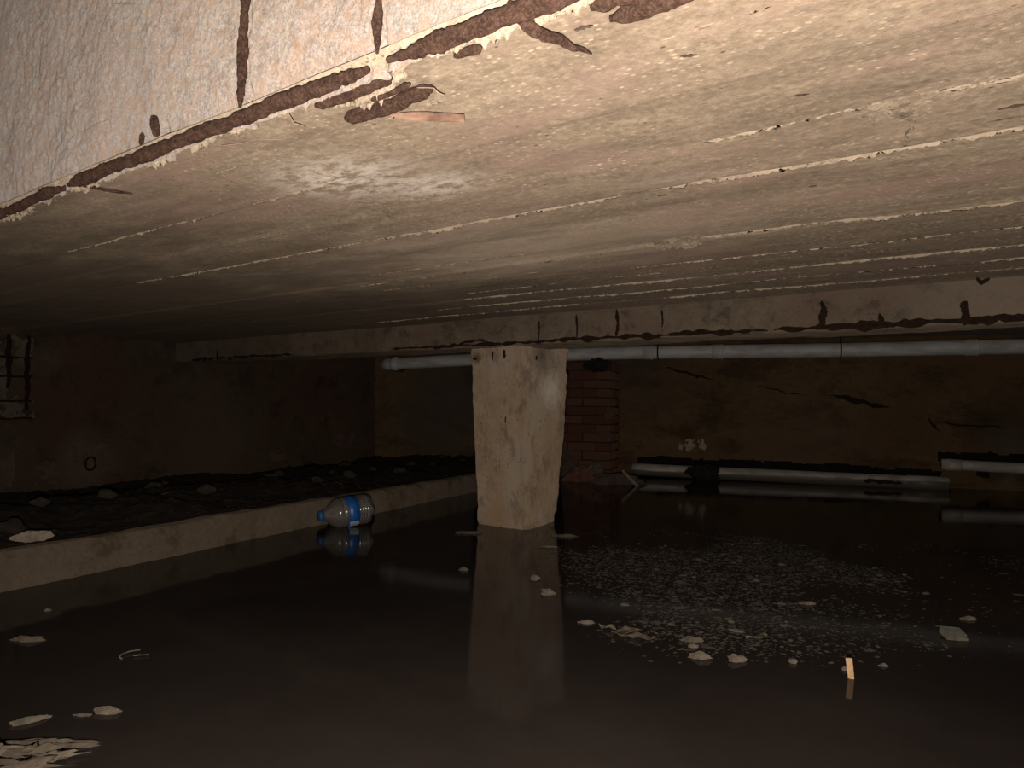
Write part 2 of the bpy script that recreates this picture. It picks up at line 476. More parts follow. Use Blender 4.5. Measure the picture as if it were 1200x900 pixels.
M_SOIL = mat_concrete('wet_black_soil', (0.008, 0.006, 0.005), (0.016, 0.012, 0.009), (0.032, 0.025, 0.018), 3.0, 0.9, (0.005, 0.004, 0.003), 0.6)
def mat_rust(name, k):
    t = NT(name)
    a = t.noise(55, 7, 0.7); b = t.noise(260, 5, 0.7)
    c = t.ramp(a, [(0.38, (0.026 * k, 0.0145 * k, 0.011 * k)), (0.5, (0.052 * k, 0.030 * k, 0.022 * k)), (0.62, (0.085 * k, 0.050 * k, 0.037 * k))])
    c = t.mix(0.4, c, t.ramp(b, [(0.4, (0.018 * k, 0.010 * k, 0.008 * k)), (0.5, (0.05 * k, 0.029 * k, 0.022 * k)), (0.6, (0.13 * k, 0.085 * k, 0.07 * k))]))
    return t.out(c, 0.9, t.bump(b, 0.7, 0.003, t.bump(a, 0.6, 0.006)), 0.15)


M_RUST = mat_rust('dark_rusted_steel', 1.0)
M_RUSTD = mat_simple('black_rusted_steel', (0.012, 0.007, 0.005), (0.03, 0.017, 0.012), 70, 0.9, 0.8, 0.1)
M_WOOD = mat_simple('splintered_wood', (0.10, 0.06, 0.042), (0.36, 0.225, 0.17), 30, 0.75, 0.5)
M_DARKW = mat_simple('dark_wood_fragment', (0.035, 0.026, 0.02), (0.08, 0.06, 0.045), 60, 0.9, 0.6)
M_ROOT = mat_simple('dry_root', (0.20, 0.15, 0.105), (0.34, 0.26, 0.19), 60, 0.8, 0.3)
M_WATER = mat_water()
M_PVC = mat_pvc()
M_PVCL = mat_pvc_low()
M_PET = mat_pet()
M_BLUE = mat_simple('blue_plastic_label', (0.010, 0.075, 0.30), (0.017, 0.13, 0.45), 25, 0.35, 0.1, 0.5)
M_CAP = mat_simple('blue_plastic_cap', (0.02, 0.085, 0.22), (0.03, 0.12, 0.29), 25, 0.4, 0.1, 0.5)
M_PALE = mat_simple('pale_blue_print', (0.35, 0.42, 0.56), (0.55, 0.60, 0.68), 60, 0.45, 0.1, 0.4)
M_FOAM = mat_simple('dirty_pale_foam', (0.055, 0.047, 0.037), (0.165, 0.142, 0.115), 45, 0.85, 0.7)
M_FOAMD = mat_simple('waterlogged_foam', (0.045, 0.037, 0.028), (0.12, 0.10, 0.078), 45, 0.85, 0.7)
M_LEAF = mat_simple('soaked_leaf', (0.05, 0.04, 0.028), (0.15, 0.125, 0.095), 35, 0.55, 0.6, 0.5)
M_SCUM = mat_simple('floating_dust', (0.020, 0.018, 0.016), (0.060, 0.054, 0.045), 25, 0.9, 0.4)
M_STONE = mat_simple('dim_stone', (0.022, 0.018, 0.014), (0.055, 0.046, 0.037), 30, 0.85, 0.7)
M_CREAM = mat_simple('cream_foam_lump', (0.17, 0.14, 0.105), (0.36, 0.31, 0.25), 60, 0.8, 0.6)
M_TAN = mat_simple('tan_cork', (0.42, 0.285, 0.15), (0.58, 0.42, 0.24), 90, 0.7, 0.3)
M_BLACK = mat_simple('sodden_black_cloth', (0.010, 0.009, 0.008), (0.03, 0.026, 0.022), 30, 0.8, 0.8)
M_CRACK_SHADE = mat_simple('crack_shade_brown', (0.020, 0.014, 0.008), (0.045, 0.030, 0.018), 30, 0.9, 0.5, 0.1)  # dark colour paints the shade inside the back wall cracks
M_GREY = mat_simple('grey_box_card', (0.06, 0.06, 0.054), (0.10, 0.098, 0.088), 50, 0.7, 0.2)
M_BRICK = mat_simple('old_red_brick', (0.085, 0.034, 0.022), (0.17, 0.075, 0.05), 18, 0.9, 0.6)
M_BRICK2 = mat_simple('brown_red_brick', (0.11, 0.052, 0.034), (0.20, 0.105, 0.07), 18, 0.9, 0.6)
M_MORT = mat_simple('dark_mortar', (0.03, 0.02, 0.014), (0.06, 0.042, 0.03), 40, 0.95, 0.6)

# ================================================================== SETTING
ZC = 0.99
SEAMS = [0.758, 0.902, 1.092, 1.275, 1.70, 1.945, 2.18, 2.36, 2.53]


def ceil_z(b, n):
    z = 0.0012 * fbm(b * 6, n * 12, 0, 3, 4) + 0.004 * fbm(b * 1.1, n * 2.2, 0, 9, 3)
    idx = np.searchsorted(np.array(SEAMS), n)
    z = z + np.array([0.0, -0.0015, 0.002, -0.001, 0.003, -0.002, 0.0015, -0.0015, 0.002, 0.0])[idx]
    # the soffit is knocked away along the rusted edge
    z = z + 0.008 * sstep(0.03, 0.0, n - 0.612)
    return ZC + z


bb = np.concatenate([np.arange(-5.2, -2.4, 0.02), np.arange(-2.4, 1.0, 0.0085), np.arange(1.0, 3.21, 0.03)])
nn = np.arange(0.613, 2.745, 0.0085)
B, N_ = np.meshgrid(bb, nn)
Vc, Fc = grid_vf(B, N_, ceil_z(B, N_), flip=True)
parts = [(Vc, Fc)]
parts.append(box_vf(-5.2, 3.2, 0.64, 2.9, 1.03, 1.2))
b2, n2 = np.meshgrid(np.arange(-5.6, 4.2, 0.08), np.arange(2.9, 9.2, 0.08))
parts.append(grid_vf(b2, n2, 1.17 + 0.006 * fbm(b2 * 3, n2 * 3, 0, 5), flip=True))
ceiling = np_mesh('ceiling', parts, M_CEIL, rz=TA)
tag(ceiling, kind='structure')


def ridge(n0, b0, b1, w, h, seed, slant=0.0, gap=0.0, mat=M_RIDGE):
    bs = np.arange(b0, b1, 0.004)
    cs = np.linspace(-1, 1, 7)
    Bm, Cm = np.meshgrid(bs, cs)
    ww = 0.62 * w * (1 + 0.55 * fbm(Bm * 18, Cm * 0, 0, seed, 3))
    hh = 0.8 * h * (0.80 - gap + 0.60 * fbm(Bm * 5, Cm * 0, 3, seed + 3, 4) + 0.85 * fbm(Bm * 90, Cm * 3, 0, seed + 5, 3))
    hh = hh * sstep(b0, b0 + 0.15, Bm) * sstep(b1, b1 - 0.15, Bm)
    n = n0 + slant * (Bm - b0) + Cm * ww + 0.0025 * fbm(Bm * 25, Cm * 3, 0, seed + 9, 3) + 0.006 * fbm(Bm * 2.2, 0 * Cm, 0, seed + 2, 2)
    z = ceil_z(Bm, n) + 0.002 - np.maximum(hh, -0.002) * (1 - np.abs(Cm) ** 1.6)
    V, Fq = grid_vf(Bm, n, z, flip=True)
    return np_mesh('board_ridge', [(V, Fq)], mat, ceiling)


ridge(0.760, -0.42, 0.9, 0.0035, 0.0040, 11)
ridge(0.742, -1.75, -0.55, 0.004, 0.0035, 12, 0.0, 0.5)
ridge(0.895, -2.3, -1.0, 0.005, 0.0055, 13, 0.0, 0.25)
ridge(0.902, -0.35, 1.2, 0.003, 0.0035, 14, 0.0, 0.35)
ridge(1.092, -0.50, 2.0, 0.006, 0.0060, 15, 0.0, 0.0)
ridge(1.274, -2.65, -0.62, 0.0065, 0.0070, 16)
ridge(1.270, -0.66, 1.9, 0.0075, 0.0060, 17, 0.0, 0.05)
ridge(1.62, -1.9, -0.85, 0.004, 0.004, 18, 0.0, 0.5)
ridge(1.695, -0.74, 2.4, 0.0065, 0.0060, 19)
ridge(1.715, -2.0, -0.80, 0.0045, 0.0045, 20, 0.0, 0.35)
ridge(1.83, -2.6, -0.6, 0.0035, 0.0035, 21, 0.0, 0.5)
ridge(1.945, -1.05, 2.4, 0.0065, 0.0060, 22, 0.0, 0.05)
ridge(2.06, -1.8, 1.2, 0.004, 0.004, 23, 0.0, 0.45)
ridge(2.18, -1.9, 2.4, 0.006, 0.0060, 24, 0.0, 0.15)
ridge(2.34, -2.2, 2.4, 0.0055, 0.0055, 25, 0.0, 0.25)
ridge(2.53, -2.8, 2.4, 0.006, 0.006, 26, 0.0, 0.3)


def lump_patch(name, b0, b1, n0, n1, h, seed, mat, edge=0.35, parent=None, freq=30):
    """a rough low mound that breaks out of the soffit"""
    bs = np.linspace(b0, b1, max(10, int((b1 - b0) / 0.003))); ns = np.linspace(n0, n1, max(10, int((n1 - n0) / 0.003)))
    Bm, Nm = np.meshgrid(bs, ns)
    u = (Bm - b0) / (b1 - b0) * 2 - 1; v = (Nm - n0) / (n1 - n0) * 2 - 1
    e = 1 - np.maximum(np.abs(u), np.abs(v)) + edge * 0.5 * fbm(Bm * freq, Nm * freq, 0, seed, 3)
    m = sstep(0.0, edge, e)
    z = ceil_z(Bm, Nm) + 0.003 - m * h * (0.7 + 0.5 * fbm(Bm * 90, Nm * 90, 0, seed + 4, 3))
    V, Fq = grid_vf(Bm, Nm, z, flip=True)
    return np_mesh(name, [(V, Fq)], mat, parent or ceiling)


lump_patch('mortar_patch', -0.80, -0.655, 1.655, 1.755, 0.012, 31, M_PATCH)
lump_patch('mortar_patch', -0.20, -0.135, 1.085, 1.15, 0.006, 32, M_PATCH)
# the broken board edge that joins two seams
p = lerp_path([(-0.165, 1.10, ZC - 0.001), (-0.145, 1.17, ZC - 0.001), (-0.17, 1.265, ZC - 0.001)], 0.006)
np_mesh('broken_edge', [tube_vf(wobble(p, 0.004, 40, 3), 0.0022, 6, 0.4, 4)], M_PATCH, ceiling)


def sliver(parent, b, n, L, w, rot, seed, mat=M_DARKW, z=ZC - 0.003, name='wood_fragment'):
    m = 14
    t = np.linspace(0, 1, m)
    pts, rad = [], []
    for k in range(m):
        x = (t[k] - 0.5) * L
        pts.append((b + x * math.cos(rot), n + x * math.sin(rot) + 0.15 * w * math.sin(t[k] * 9 + seed), z))
        rad.append(max(0.0005, w * math.sin(PI * min(1, t[k] + 0.02)) ** 0.7 * (0.8 + 0.3 * math.sin(17 * t[k] + seed))))
    V, Fq = tube_vf(pts, rad, 8, 0.25, seed)
    V[:, 2] = z + (V[:, 2] - z) * 0.45
    return np_mesh(name, [(V, Fq)], mat, parent)


sliver(ceiling, -0.018, 1.182, 0.05, 0.0045, 0.05, 1)
sliver(ceiling, 0.012, 1.115, 0.028, 0.003, 0.1, 2)
sliver(ceiling, -0.035, 1.225, 0.035, 0.0022, 0.0, 3)
sliver(ceiling, -0.33, 0.80, 0.02, 0.003, 0.4, 4)
sliver(ceiling, -0.245, 0.70, 0.016, 0.002, -0.2, 5)
sliver(ceiling, -0.40, 0.675, 0.022, 0.0045, 0.1, 6)
sliver(ceiling, -0.59, 1.30, 0.02, 0.0025, 0.0, 7)
sliver(ceiling, -0.335, 1.40, 0.018, 0.002, 0.0, 8)
sliver(ceiling, -0.25, 0.985, 0.02, 0.002, 0.3, 9)

# ---- left wall (local Y runs along it, its face at local x = -4.25)
vv = np.arange(-1.2, 6.9, 0.014); zz = np.arange(-0.12, 1.21, 0.014)
Vg, Zg = np.meshgrid(vv, zz)
rec = sstep(2.30, 2.34, Vg) * sstep(2.66, 2.62, Vg + 0.02 * fbm(Zg * 12, 0 * Zg, 0, 2, 3)) * sstep(0.44, 0.48, Zg) * sstep(0.985, 0.955, Zg)
Ug = -4.25 + 0.012 * fbm(Vg * 2.5, Zg * 3, 0, 41, 4) + 0.004 * fbm(Vg * 20, Zg * 20, 0, 42, 3) - 0.035 * rec
Vw, Fw = grid_vf(Ug, Vg, Zg)
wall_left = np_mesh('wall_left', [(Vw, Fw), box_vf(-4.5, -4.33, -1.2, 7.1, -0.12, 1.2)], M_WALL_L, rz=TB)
tag(wall_left, kind='structure')
# bare concrete behind the exposed bars
rv, rz_ = np.meshgrid(np.linspace(2.30, 2.665, 60), np.linspace(0.455, 0.97, 80))
eg = np.minimum(np.minimum(2.655 - rv, 10), np.minimum(rz_ - 0.465, 0.96 - rz_)) + 0.02 * fbm(rv * 14, rz_ * 14, 0, 5, 3)
ru = -4.25 - 0.05 + 0.024 * sstep(-0.005, 0.02, eg) + 0.004 * fbm(rv * 30, rz_ * 30, 0, 6, 3)
np_mesh('bare_patch', [grid_vf(ru, rv, rz_)], M_BARE, wall_left)
for y in (2.475, 2.577):
    pts = wobble(lerp_path([(-4.255, y + 0.003, 0.52 if y > 2.5 else 0.64), (-4.252, y, 0.945)], 0.015), 0.004, 12, int(y * 100))
    np_mesh('rebar', [tube_vf(pts, [0.008 + 0.006 * math.sin(PI * k / len(pts)) for k in range(len(pts))], 8, 0.3, 3)], M_RUSTD, wall_left)
for z in (0.82, 0.712, 0.575, 0.475):
    pts = wobble(lerp_path([(-4.262, 2.31, z - 0.005), (-4.262, 2.61, z)], 0.015), 0.003, 14, int(z * 100))
    np_mesh('rebar', [tube_vf(pts, 0.0055, 8, 0.3, 4)], M_RUSTD, wall_left)


def wall_patch(parent, fn, c, size, h, seed, mat, name='plaster_patch'):
    a, b_ = np.meshgrid(np.linspace(-1, 1, 40), np.linspace(-1, 1, 40))
    e = 1 - np.sqrt(a * a + b_ * b_) + 0.55 * fbm(a * 2.2, b_ * 2.2, 0, seed, 4)
    d = -0.02 + (0.02 + h) * sstep(0.0, 0.25, e)
    X, Y, Z = fn(c[0] + a * size[0], c[1] + b_ * size[1], d)
    return np_mesh(name, [grid_vf(X, Y, Z)], mat, parent)


def on_left(v, z, d):
    base = -4.25 + 0.012 * fbm(v * 2.5, z * 3, 0, 41, 4) + 0.004 * fbm(v * 20, z * 20, 0, 42, 3)
    return base + d, v, z


wall_patch(wall_left, on_left, (2.98, 0.215), (0.15, 0.10), 0.005, 51, M_PINK)
wall_patch(wall_left, on_left, (2.45, 0.17), (0.10, 0.13), 0.006, 52, M_PINK)
wall_patch(wall_left, on_left, (2.72, 0.16), (0.08, 0.07), 0.005, 53, M_PINK)
wall_patch(wall_left, on_left, (4.6, 0.15), (0.12, 0.05), 0.005, 55, M_PINK)
wall_patch(wall_left, on_left, (5.45, 0.24), (0.16, 0.09), 0.005, 56, M_PINK)
ring = []
for k in range(25):
    a = 2 * PI * k / 24
    ring.append((-4.225, 2.957 + 0.034 * math.cos(a), 0.195 + 0.04 * math.sin(a)))
np_mesh('rusty_ring', [tube_vf(ring, 0.006, 6, 0.2, 2, caps=False)], M_RUSTD, wall_left)

# ---- back wall (local X runs along it, face at local y = 6.37); hollow at its foot
NBK = 6.37
uu = np.arange(-4.3, 5.0, 0.014); zz = np.arange(-0.10, 1.21, 0.0125)
Ug, Zg = np.meshgrid(uu, zz)


def back_n(u, z):
    return NBK + 0.014 * fbm(u * 2.0, z * 3, 0, 61, 4) + 0.004 * fbm(u * 18, z * 18, 0, 62, 3)


edge = 0.012 * fbm(Ug * 9, 0 * Ug, 0, 63, 3)
hole = ((Ug > -0.98) & (Ug < 1.36) & (Zg < 0.160 + edge - 0.012 * (Ug + 1))) | ((Ug > 1.34) & (Zg > 0.19) & (Zg < 0.272 + edge - 0.02 * (Ug - 1.34)))
crk = 0.0
for (u0, z0, u1, z1, w, dp) in ((0.55, 0.70, 1.02, 0.585, 0.018, 0.04), (-0.75, 0.96, -0.30, 0.80, 0.010, 0.03), (1.28, 0.50, 1.75, 0.43, 0.012, 0.03), (1.50, 0.47, 1.85, 0.50, 0.030, 0.035), (-0.1, 0.78, 0.4, 0.67, 0.006, 0.02)):
    t = np.clip(((Ug - u0) * (u1 - u0) + (Zg - z0) * (z1 - z0)) / ((u1 - u0) ** 2 + (z1 - z0) ** 2), 0, 1)
    d = np.hypot(Ug - (u0 + t * (u1 - u0)), Zg - (z0 + t * (z1 - z0)) + 0.02 * fbm(Ug * 6, 0 * Ug, 0, 65, 3))
    crk = np.maximum(crk, dp * sstep(w * np.sin(PI * np.clip(t, 0.05, 0.95)) + 0.004, 0.0, d))
Ng = back_n(Ug, Zg) + crk
Vw, Fw = grid_vf(Ug, Ng, Zg, keep=~hole)
wall_back = np_mesh('wall_back', [(Vw, Fw)], M_WALL_B, rz=TC)
tag(wall_back, kind='structure')
np_mesh('added_dark_backing', [box_vf(-1.4, 4.6, 6.75, 6.80, -0.1, 0.6)], M_SOIL, wall_back)  # dark panel added behind the gaps to keep the hollow black
sm = wall_back.modifiers.new('thickness', 'SOLIDIFY'); sm.thickness = 0.10; sm.offset = -1


def on_back(u, z, d):
    return u, back_n(u, z) - d, z


for (c, s_, sd, m) in (((-0.52, 0.27), (0.045, 0.055), 71, M_SPALL), ((-0.42, 0.28), (0.035, 0.05), 72, M_SPALL), ((-0.60, 0.26), (0.02, 0.03), 73, M_SPALL),
                       ):
    wall_patch(wall_back, on_back, c, s_, 0.005, sd, m)

for (u0, z0, u1, z1, w, sd) in ((0.52, 0.715, 1.05, 0.60, 0.020, 1), (-0.75, 0.95, -0.30, 0.82, 0.012, 2), (0.0, 0.775, 0.42, 0.70, 0.006, 3), (1.27, 0.53, 1.36, 0.42, 0.009, 4), (1.30, 0.50, 1.85, 0.47, 0.008, 5)):
    pts, rad = [], []
    for k in range(40):
        t_ = k / 39
        u, z = u0 + (u1 - u0) * t_, z0 + (z1 - z0) * t_ + 0.012 * float(fbm(t_ * 7, sd * 3.0, 0, sd, 3))
        pts.append((u, float(back_n(np.array(u), np.array(z))) + w * 0.3, z)); rad.append(0.001 + w * math.sin(PI * t_) ** 0.8 * (0.7 + 0.6 * abs(float(fbm(t_ * 11, sd * 5.0, 0, sd, 3)))))
    V_, F_ = tube_vf(pts, rad, 8, 0.2, sd)
    np_mesh('crack_shade', [(V_, F_)], M_CRACK_SHADE, wall_back)

# ---- right wall, far outside the frame, closes the cellar; floor under the water
wr = np_mesh('wall_right', [box_vf(5.0, 5.2, -1.5, 9.0, -0.12, 1.2)], M_WALL_B, rz=TB); tag(wr, kind='structure')
flr = np_mesh('floor', [box_vf(-6, 6, -2, 10, -0.40, -0.30)], M_SOIL, rz=TB); tag(flr, kind='structure')

# ---- water
def on_back_line(ub):
    """point of the back wall's face line whose left-wall-frame local x is ub"""
    a, b_ = to_world(TC, 0, NBK + 0.05), to_world(TC, 1, NBK + 0.05)
    f = lambda p: math.cos(TB) * p.x + math.sin(TB) * p.y
    t = (ub - f(a)) / (f(b_) - f(a))
    return a.lerp(b_, t)


cor = [to_world(TB, -2.36, -1.4), to_world(TB, 4.98, -1.4), on_back_line(4.98), on_back_line(-2.36)]
water = raw('water', cor, [(0, 1, 2, 3)], M_WATER, None, False)
tag(water, 'dark still flood water covering the cellar floor', 'water', kind='stuff')

# ================================================================== NEAR BEAM
nb = thing('concrete_beam', 'near concrete beam with crumbling whitish face and rusted bar along its lower edge', 'beam', (0, 0, 0), TA)
bs = np.arange(-2.35, 0.45, 0.0042); zs = np.arange(0.978, 1.62, 0.0042)
Bm, Zm = np.meshgrid(bs, zs)


def face_n(b, z):
    d = 0.007 * fbm(b * 4, z * 4, 0, 81, 3)
    rough_ = 0.55 + 0.45 * sstep(-0.2, 0.4, fbm(b * 3, z * 3, 0, 82, 3))
    lum = (fbm(b * 60, z * 60, 0, 83, 3, 0.6) * 0.0012 + 0.0022 * fbm(b * 16, z * 16, 0, 85, 3)) * rough_
    fine = 0.0016 * fbm(b * 110, z * 110, 0, 84, 2) * rough_
    low = 0.006 * sstep(0.06, 0.0, z - 0.99)
    return 0.612 + d - lum + fine + low


Nm = face_n(Bm, Zm)
for (b0, z0, z1, w) in ((-0.935, 1.0, 1.30, 0.008), (-0.653, 1.0, 1.2, 0.007), (-1.172, 1.005, 1.05, 0.007)):
    Nm = Nm + 0.014 * sstep(w * 1.8, w * 0.6, np.abs(Bm - b0 - 0.004 * fbm(Zm * 25, 0 * Zm, 0, 5, 2))) * sstep(z1, z1 - 0.03, Zm)
np_mesh('beam_face', [grid_vf(Bm, Nm, Zm), box_vf(-4.55, 3.2, 0.645, 0.90, 1.03, 1.9), box_vf(-4.55, -2.345, 0.61, 0.66, 0.995, 1.9), box_vf(0.445, 3.2, 0.61, 0.66, 0.995, 1.9), box_vf(-2.36, 0.46, 0.61, 0.66, 1.61, 1.9)], M_NEAR, nb)


# broken strip along the arris
bs = np.arange(-2.35, 0.45, 0.0042); ns = np.linspace(0.607, 0.735, 46)
Bm, Nm = np.meshgrid(bs, ns)
wid = 0.036 + 0.018 * fbm(Bm * 6, 0 * Bm, 0, 91, 3) + 0.07 * np.exp(-((Bm + 0.72) / 0.075) ** 2) + 0.028 * np.exp(-((Bm + 0.36) / 0.06) ** 2) + 0.012 * np.exp(-((Bm + 0.52) / 0.05) ** 2)
e = wid - (Nm - 0.61) + 0.012 * fbm(Bm * 30, Nm * 30, 0, 92, 3)
msk = sstep(0.0, 0.018, e)
zz_ = ceil_z(Bm, Nm) + 0.004 - msk * (0.005 + 0.011 * np.abs(fbm(Bm * 75, Nm * 75, 0, 93, 4, 0.7))) * sstep(0.607, 0.622, Nm)
np_mesh('spalled_edge', [grid_vf(Bm, Nm, zz_, flip=True)], M_SPALL, nb)


def bar(parent, pts, r, seed, name='rebar', wob=0.0016, rough=0.13, mat=M_RUST, n=14, taper=0.40, swell=0.14, step=0.004, ramp_=None):
    P = wobble(lerp_path(pts, step), wob, 14, seed)
    m = len(P)
    rad = []
    for k, q in enumerate(P):
        t = k / (m - 1)
        e_ = min(1.0, taper + (1 - taper) * min(1.0, min(t, 1 - t) * 12 * (1.0 + 0.5 * float(fbm(k * 0.9, seed, 0, seed, 2)))))
        s = q.x + q.y + q.z
        if ramp_: e_ *= ramp_[0] + (ramp_[1] - ramp_[0]) * t
        rad.append(r * e_ * (1 + swell * float(fbm(s * 28, seed, 0, seed, 3))))
    return np_mesh(name, [tube_vf(P, rad, n, rough, seed)], mat, parent)


ZB = 0.986
bar(nb, [(-1.50, 0.612, ZB), (-1.15, 0.608, ZB), (-0.90, 0.607, ZB), (-0.668, 0.606, ZB)], 0.0108, 101)
bar(nb, [(-0.632, 0.606, ZB), (-0.50, 0.607, ZB), (-0.2, 0.606, ZB), (0.35, 0.606, ZB)], 0.0108, 102)
bar(nb, [(-2.3, 0.618, ZB), (-1.8, 0.622, ZB), (-1.60, 0.612, ZB), (-1.515, 0.622, ZB)], 0.0095, 103)
# lapped bars bared by the spall
bar(nb, [(-0.805, 0.640, 0.984), (-0.735, 0.638, 0.982), (-0.655, 0.632, 0.982)], 0.0085, 104)
bar(nb, [(-0.725, 0.666, 0.982), (-0.69, 0.662, 0.980), (-0.645, 0.657, 0.982)], 0.0042, 105)
bar(nb, [(-0.805, 0.690, 0.983), (-0.72, 0.688, 0.980), (-0.632, 0.684, 0.982)], 0.0090, 106)
bar(nb, [(-0.555, 0.640, 0.984), (-0.518, 0.641, 0.984)], 0.006, 107)
bar(nb, [(-0.368, 0.640, 0.982), (-0.28, 0.637, 0.981), (-0.15, 0.635, 0.981)], 0.0085, 108)
bar(nb, [(-0.362, 0.668, 0.982), (-0.26, 0.664, 0.980), (-0.1, 0.66, 0.980)], 0.0095, 109)
# links (stirrups)
bar(nb, [(-0.935, 0.607, 1.00), (-0.940, 0.610, 1.06), (-0.936, 0.611, 1.13), (-0.942, 0.612, 1.28)], 0.0056, 110, 'stirrup', swell=0.4, rough=0.25)
bar(nb, [(-0.650, 0.606, 1.00), (-0.654, 0.609, 1.04), (-0.655, 0.611, 1.17)], 0.0056, 111, 'stirrup', swell=0.4, rough=0.25)
bar(nb, [(-1.168, 0.606, 1.008), (-1.180, 0.608, 1.045)], 0.0060, 112, 'stirrup')
bar(nb, [(-1.215, 0.604, 1.000), (-1.213, 0.605, 1.022)], 0.0035, 117, 'stirrup')
bar(nb, [(-0.447, 0.600, 0.996), (-0.440, 0.635, 0.979), (-0.432, 0.665, 0.979), (-0.430, 0.690, 0.982), (-0.424, 0.728, 0.984)], 0.0072, 113, 'stirrup', 0.003, 0.2, M_RUST, 12, 0.3, 0.15, 0.004, (1.25, 0.28))
bar(nb, [(-1.475, 0.618, 0.984), (-1.470, 0.66, 0.984), (-1.465, 0.715, 0.988)], 0.0036, 114, 'stirrup')
bar(nb, [(-1.455, 0.604, 0.992), (-1.46, 0.617, 0.976)], 0.0075, 118, 'stirrup')
# thin strands hanging from the arris
for pts, sd in (([(-0.643, 0.668, 0.979), (-0.618, 0.672, 0.972), (-0.622, 0.700, 0.975), (-0.632, 0.712, 0.982)], 1), ([(-0.835, 0.618, 0.972), (-0.858, 0.645, 0.972), (-0.872, 0.672, 0.980)], 2), ([(-1.06, 0.655, 0.986), (-1.00, 0.675, 0.985), (-0.955, 0.70, 0.985)], 3)):
    bar(nb, pts, 0.0007, sd, 'root_fibre', 0.004, 0.1, M_ROOT, 6, 0.6)
# splinter of formwork wedged by the lapped bars
P0, P1 = Vector((-0.735, 0.712, 0.9795)), Vector((-0.652, 0.775, 0.977))
d = (P1 - P0); s_ = Vector((-d.y, d.x, 0)).normalized()
vs_ = []
for k, (w, th) in enumerate(((0.001, 0.001), (0.006, 0.003), (0.0075, 0.004), (0.006, 0.004), (0.0055, 0.0035))):
    q = P0 + d * (k / 4)
    for a, z in ((-1, -1), (1, -1), (1, 1), (-1, 1)):
        vs_.append(q + s_ * a * w + Vector((0, 0, z * th)))
fs = [(k * 4 + a, k * 4 + (a + 1) % 4, k * 4 + 4 + (a + 1) % 4, k * 4 + 4 + a) for k in range(4) for a in range(4)] + [(3, 2, 1, 0), (16, 17, 18, 19)]
raw('wood_splinter', vs_, fs, M_WOOD, nb, False)

# ================================================================== FAR BEAM
fb = thing('concrete_beam', 'far concrete beam resting on the pillar, with dark rusted links in its face', 'beam', (0, 0, 0), TA)
bs = np.arange(-5.0, 3.2, 0.0125)
prof = [(2.70, 1.02)] + [(2.70, z) for z in np.arange(1.0, 0.872, -0.0095)] + [(2.702, 0.868), (2.708, 0.863)] + [(n, 0.860) for n in np.linspace(2.72, 2.97, 20)] + [(2.98, 0.866), (2.98, 1.0), (2.98, 1.18)]
Bm, Kk = np.meshgrid(bs, np.arange(len(prof)))
Pn = np.array([q[0] for q in prof])[Kk]; Pz = np.array([q[1] for q in prof])[Kk]
chip = sstep(0.15, 0.6, fbm(Bm * 7, 0 * Bm, 0, 121, 3)) * np.exp(-((Pn - 2.70) ** 2 + (Pz - 0.862) ** 2) / 0.0006)
Nn = Pn + 0.005 * fbm(Bm * 5, Pz * 9, Pn * 9, 122, 4) + 0.016 * chip
Zz = Pz + 0.004 * fbm(Bm * 5, Pn * 9, Pz * 9, 123, 4) + 0.014 * chip
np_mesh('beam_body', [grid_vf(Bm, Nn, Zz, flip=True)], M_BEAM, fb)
for (a, b_, z, r, sd) in ((-4.64, -4.37, 0.868, 0.009, 131), (-4.33, -3.55, 0.868, 0.007, 132), (-2.75, -1.9, 0.869, 0.007, 133), (-1.92, -0.80, 0.869, 0.008, 134), (-0.78, 0.4, 0.866, 0.010, 135), (0.4, 1.8, 0.866, 0.009, 136)):
    bar(fb, [(a, 2.698, z), ((a + b_) / 2, 2.696, z + 0.001), (b_, 2.698, z)], r, sd, 'rebar', 0.004, 0.35, M_RUSTD, 8, 0.3, 0.5, 0.015)
bar(fb, [(-2.28, 2.690, 0.868), (-2.24, 2.688, 0.882), (-2.16, 2.690, 0.892), (-2.12, 2.697, 0.888)], 0.006, 137, 'rebar', 0.004, 0.3, M_RUSTD, 8)
for (b_, z0, z1, r, sd) in ((-1.815, 0.872, 0.965, 0.0045, 141), (-1.615, 0.872, 0.982, 0.0045, 142), (-1.424, 0.872, 0.985, 0.0065, 143), (-1.221, 0.90, 0.975, 0.0035, 144), (-0.616, 0.862, 0.965, 0.0085, 145), (-0.43, 0.862, 0.905, 0.008, 146), (-0.19, 0.850, 0.925, 0.0085, 147), (-4.345, 0.845, 0.94, 0.008, 148)):
    bar(fb, [(b_, 2.698, z0), (b_ + 0.004, 2.696, (z0 + z1) / 2), (b_ - 0.002, 2.699, z1)], r, sd, 'stirrup', 0.003, 0.35, M_RUSTD, 8, 0.25, 0.4)
bar(fb, [(-0.43, 2.692, 0.868), (-0.395, 2.690, 0.858), (-0.36, 2.696, 0.866)], 0.006, 149, 'stirrup', 0.003, 0.3, M_RUSTD, 8)
bar(fb, [(-0.150, 2.60, 0.982), (-0.140, 2.62, 0.968), (-0.12, 2.63, 0.982)], 0.005, 150, 'tie_wire', 0.002, 0.2, M_RUSTD, 8)

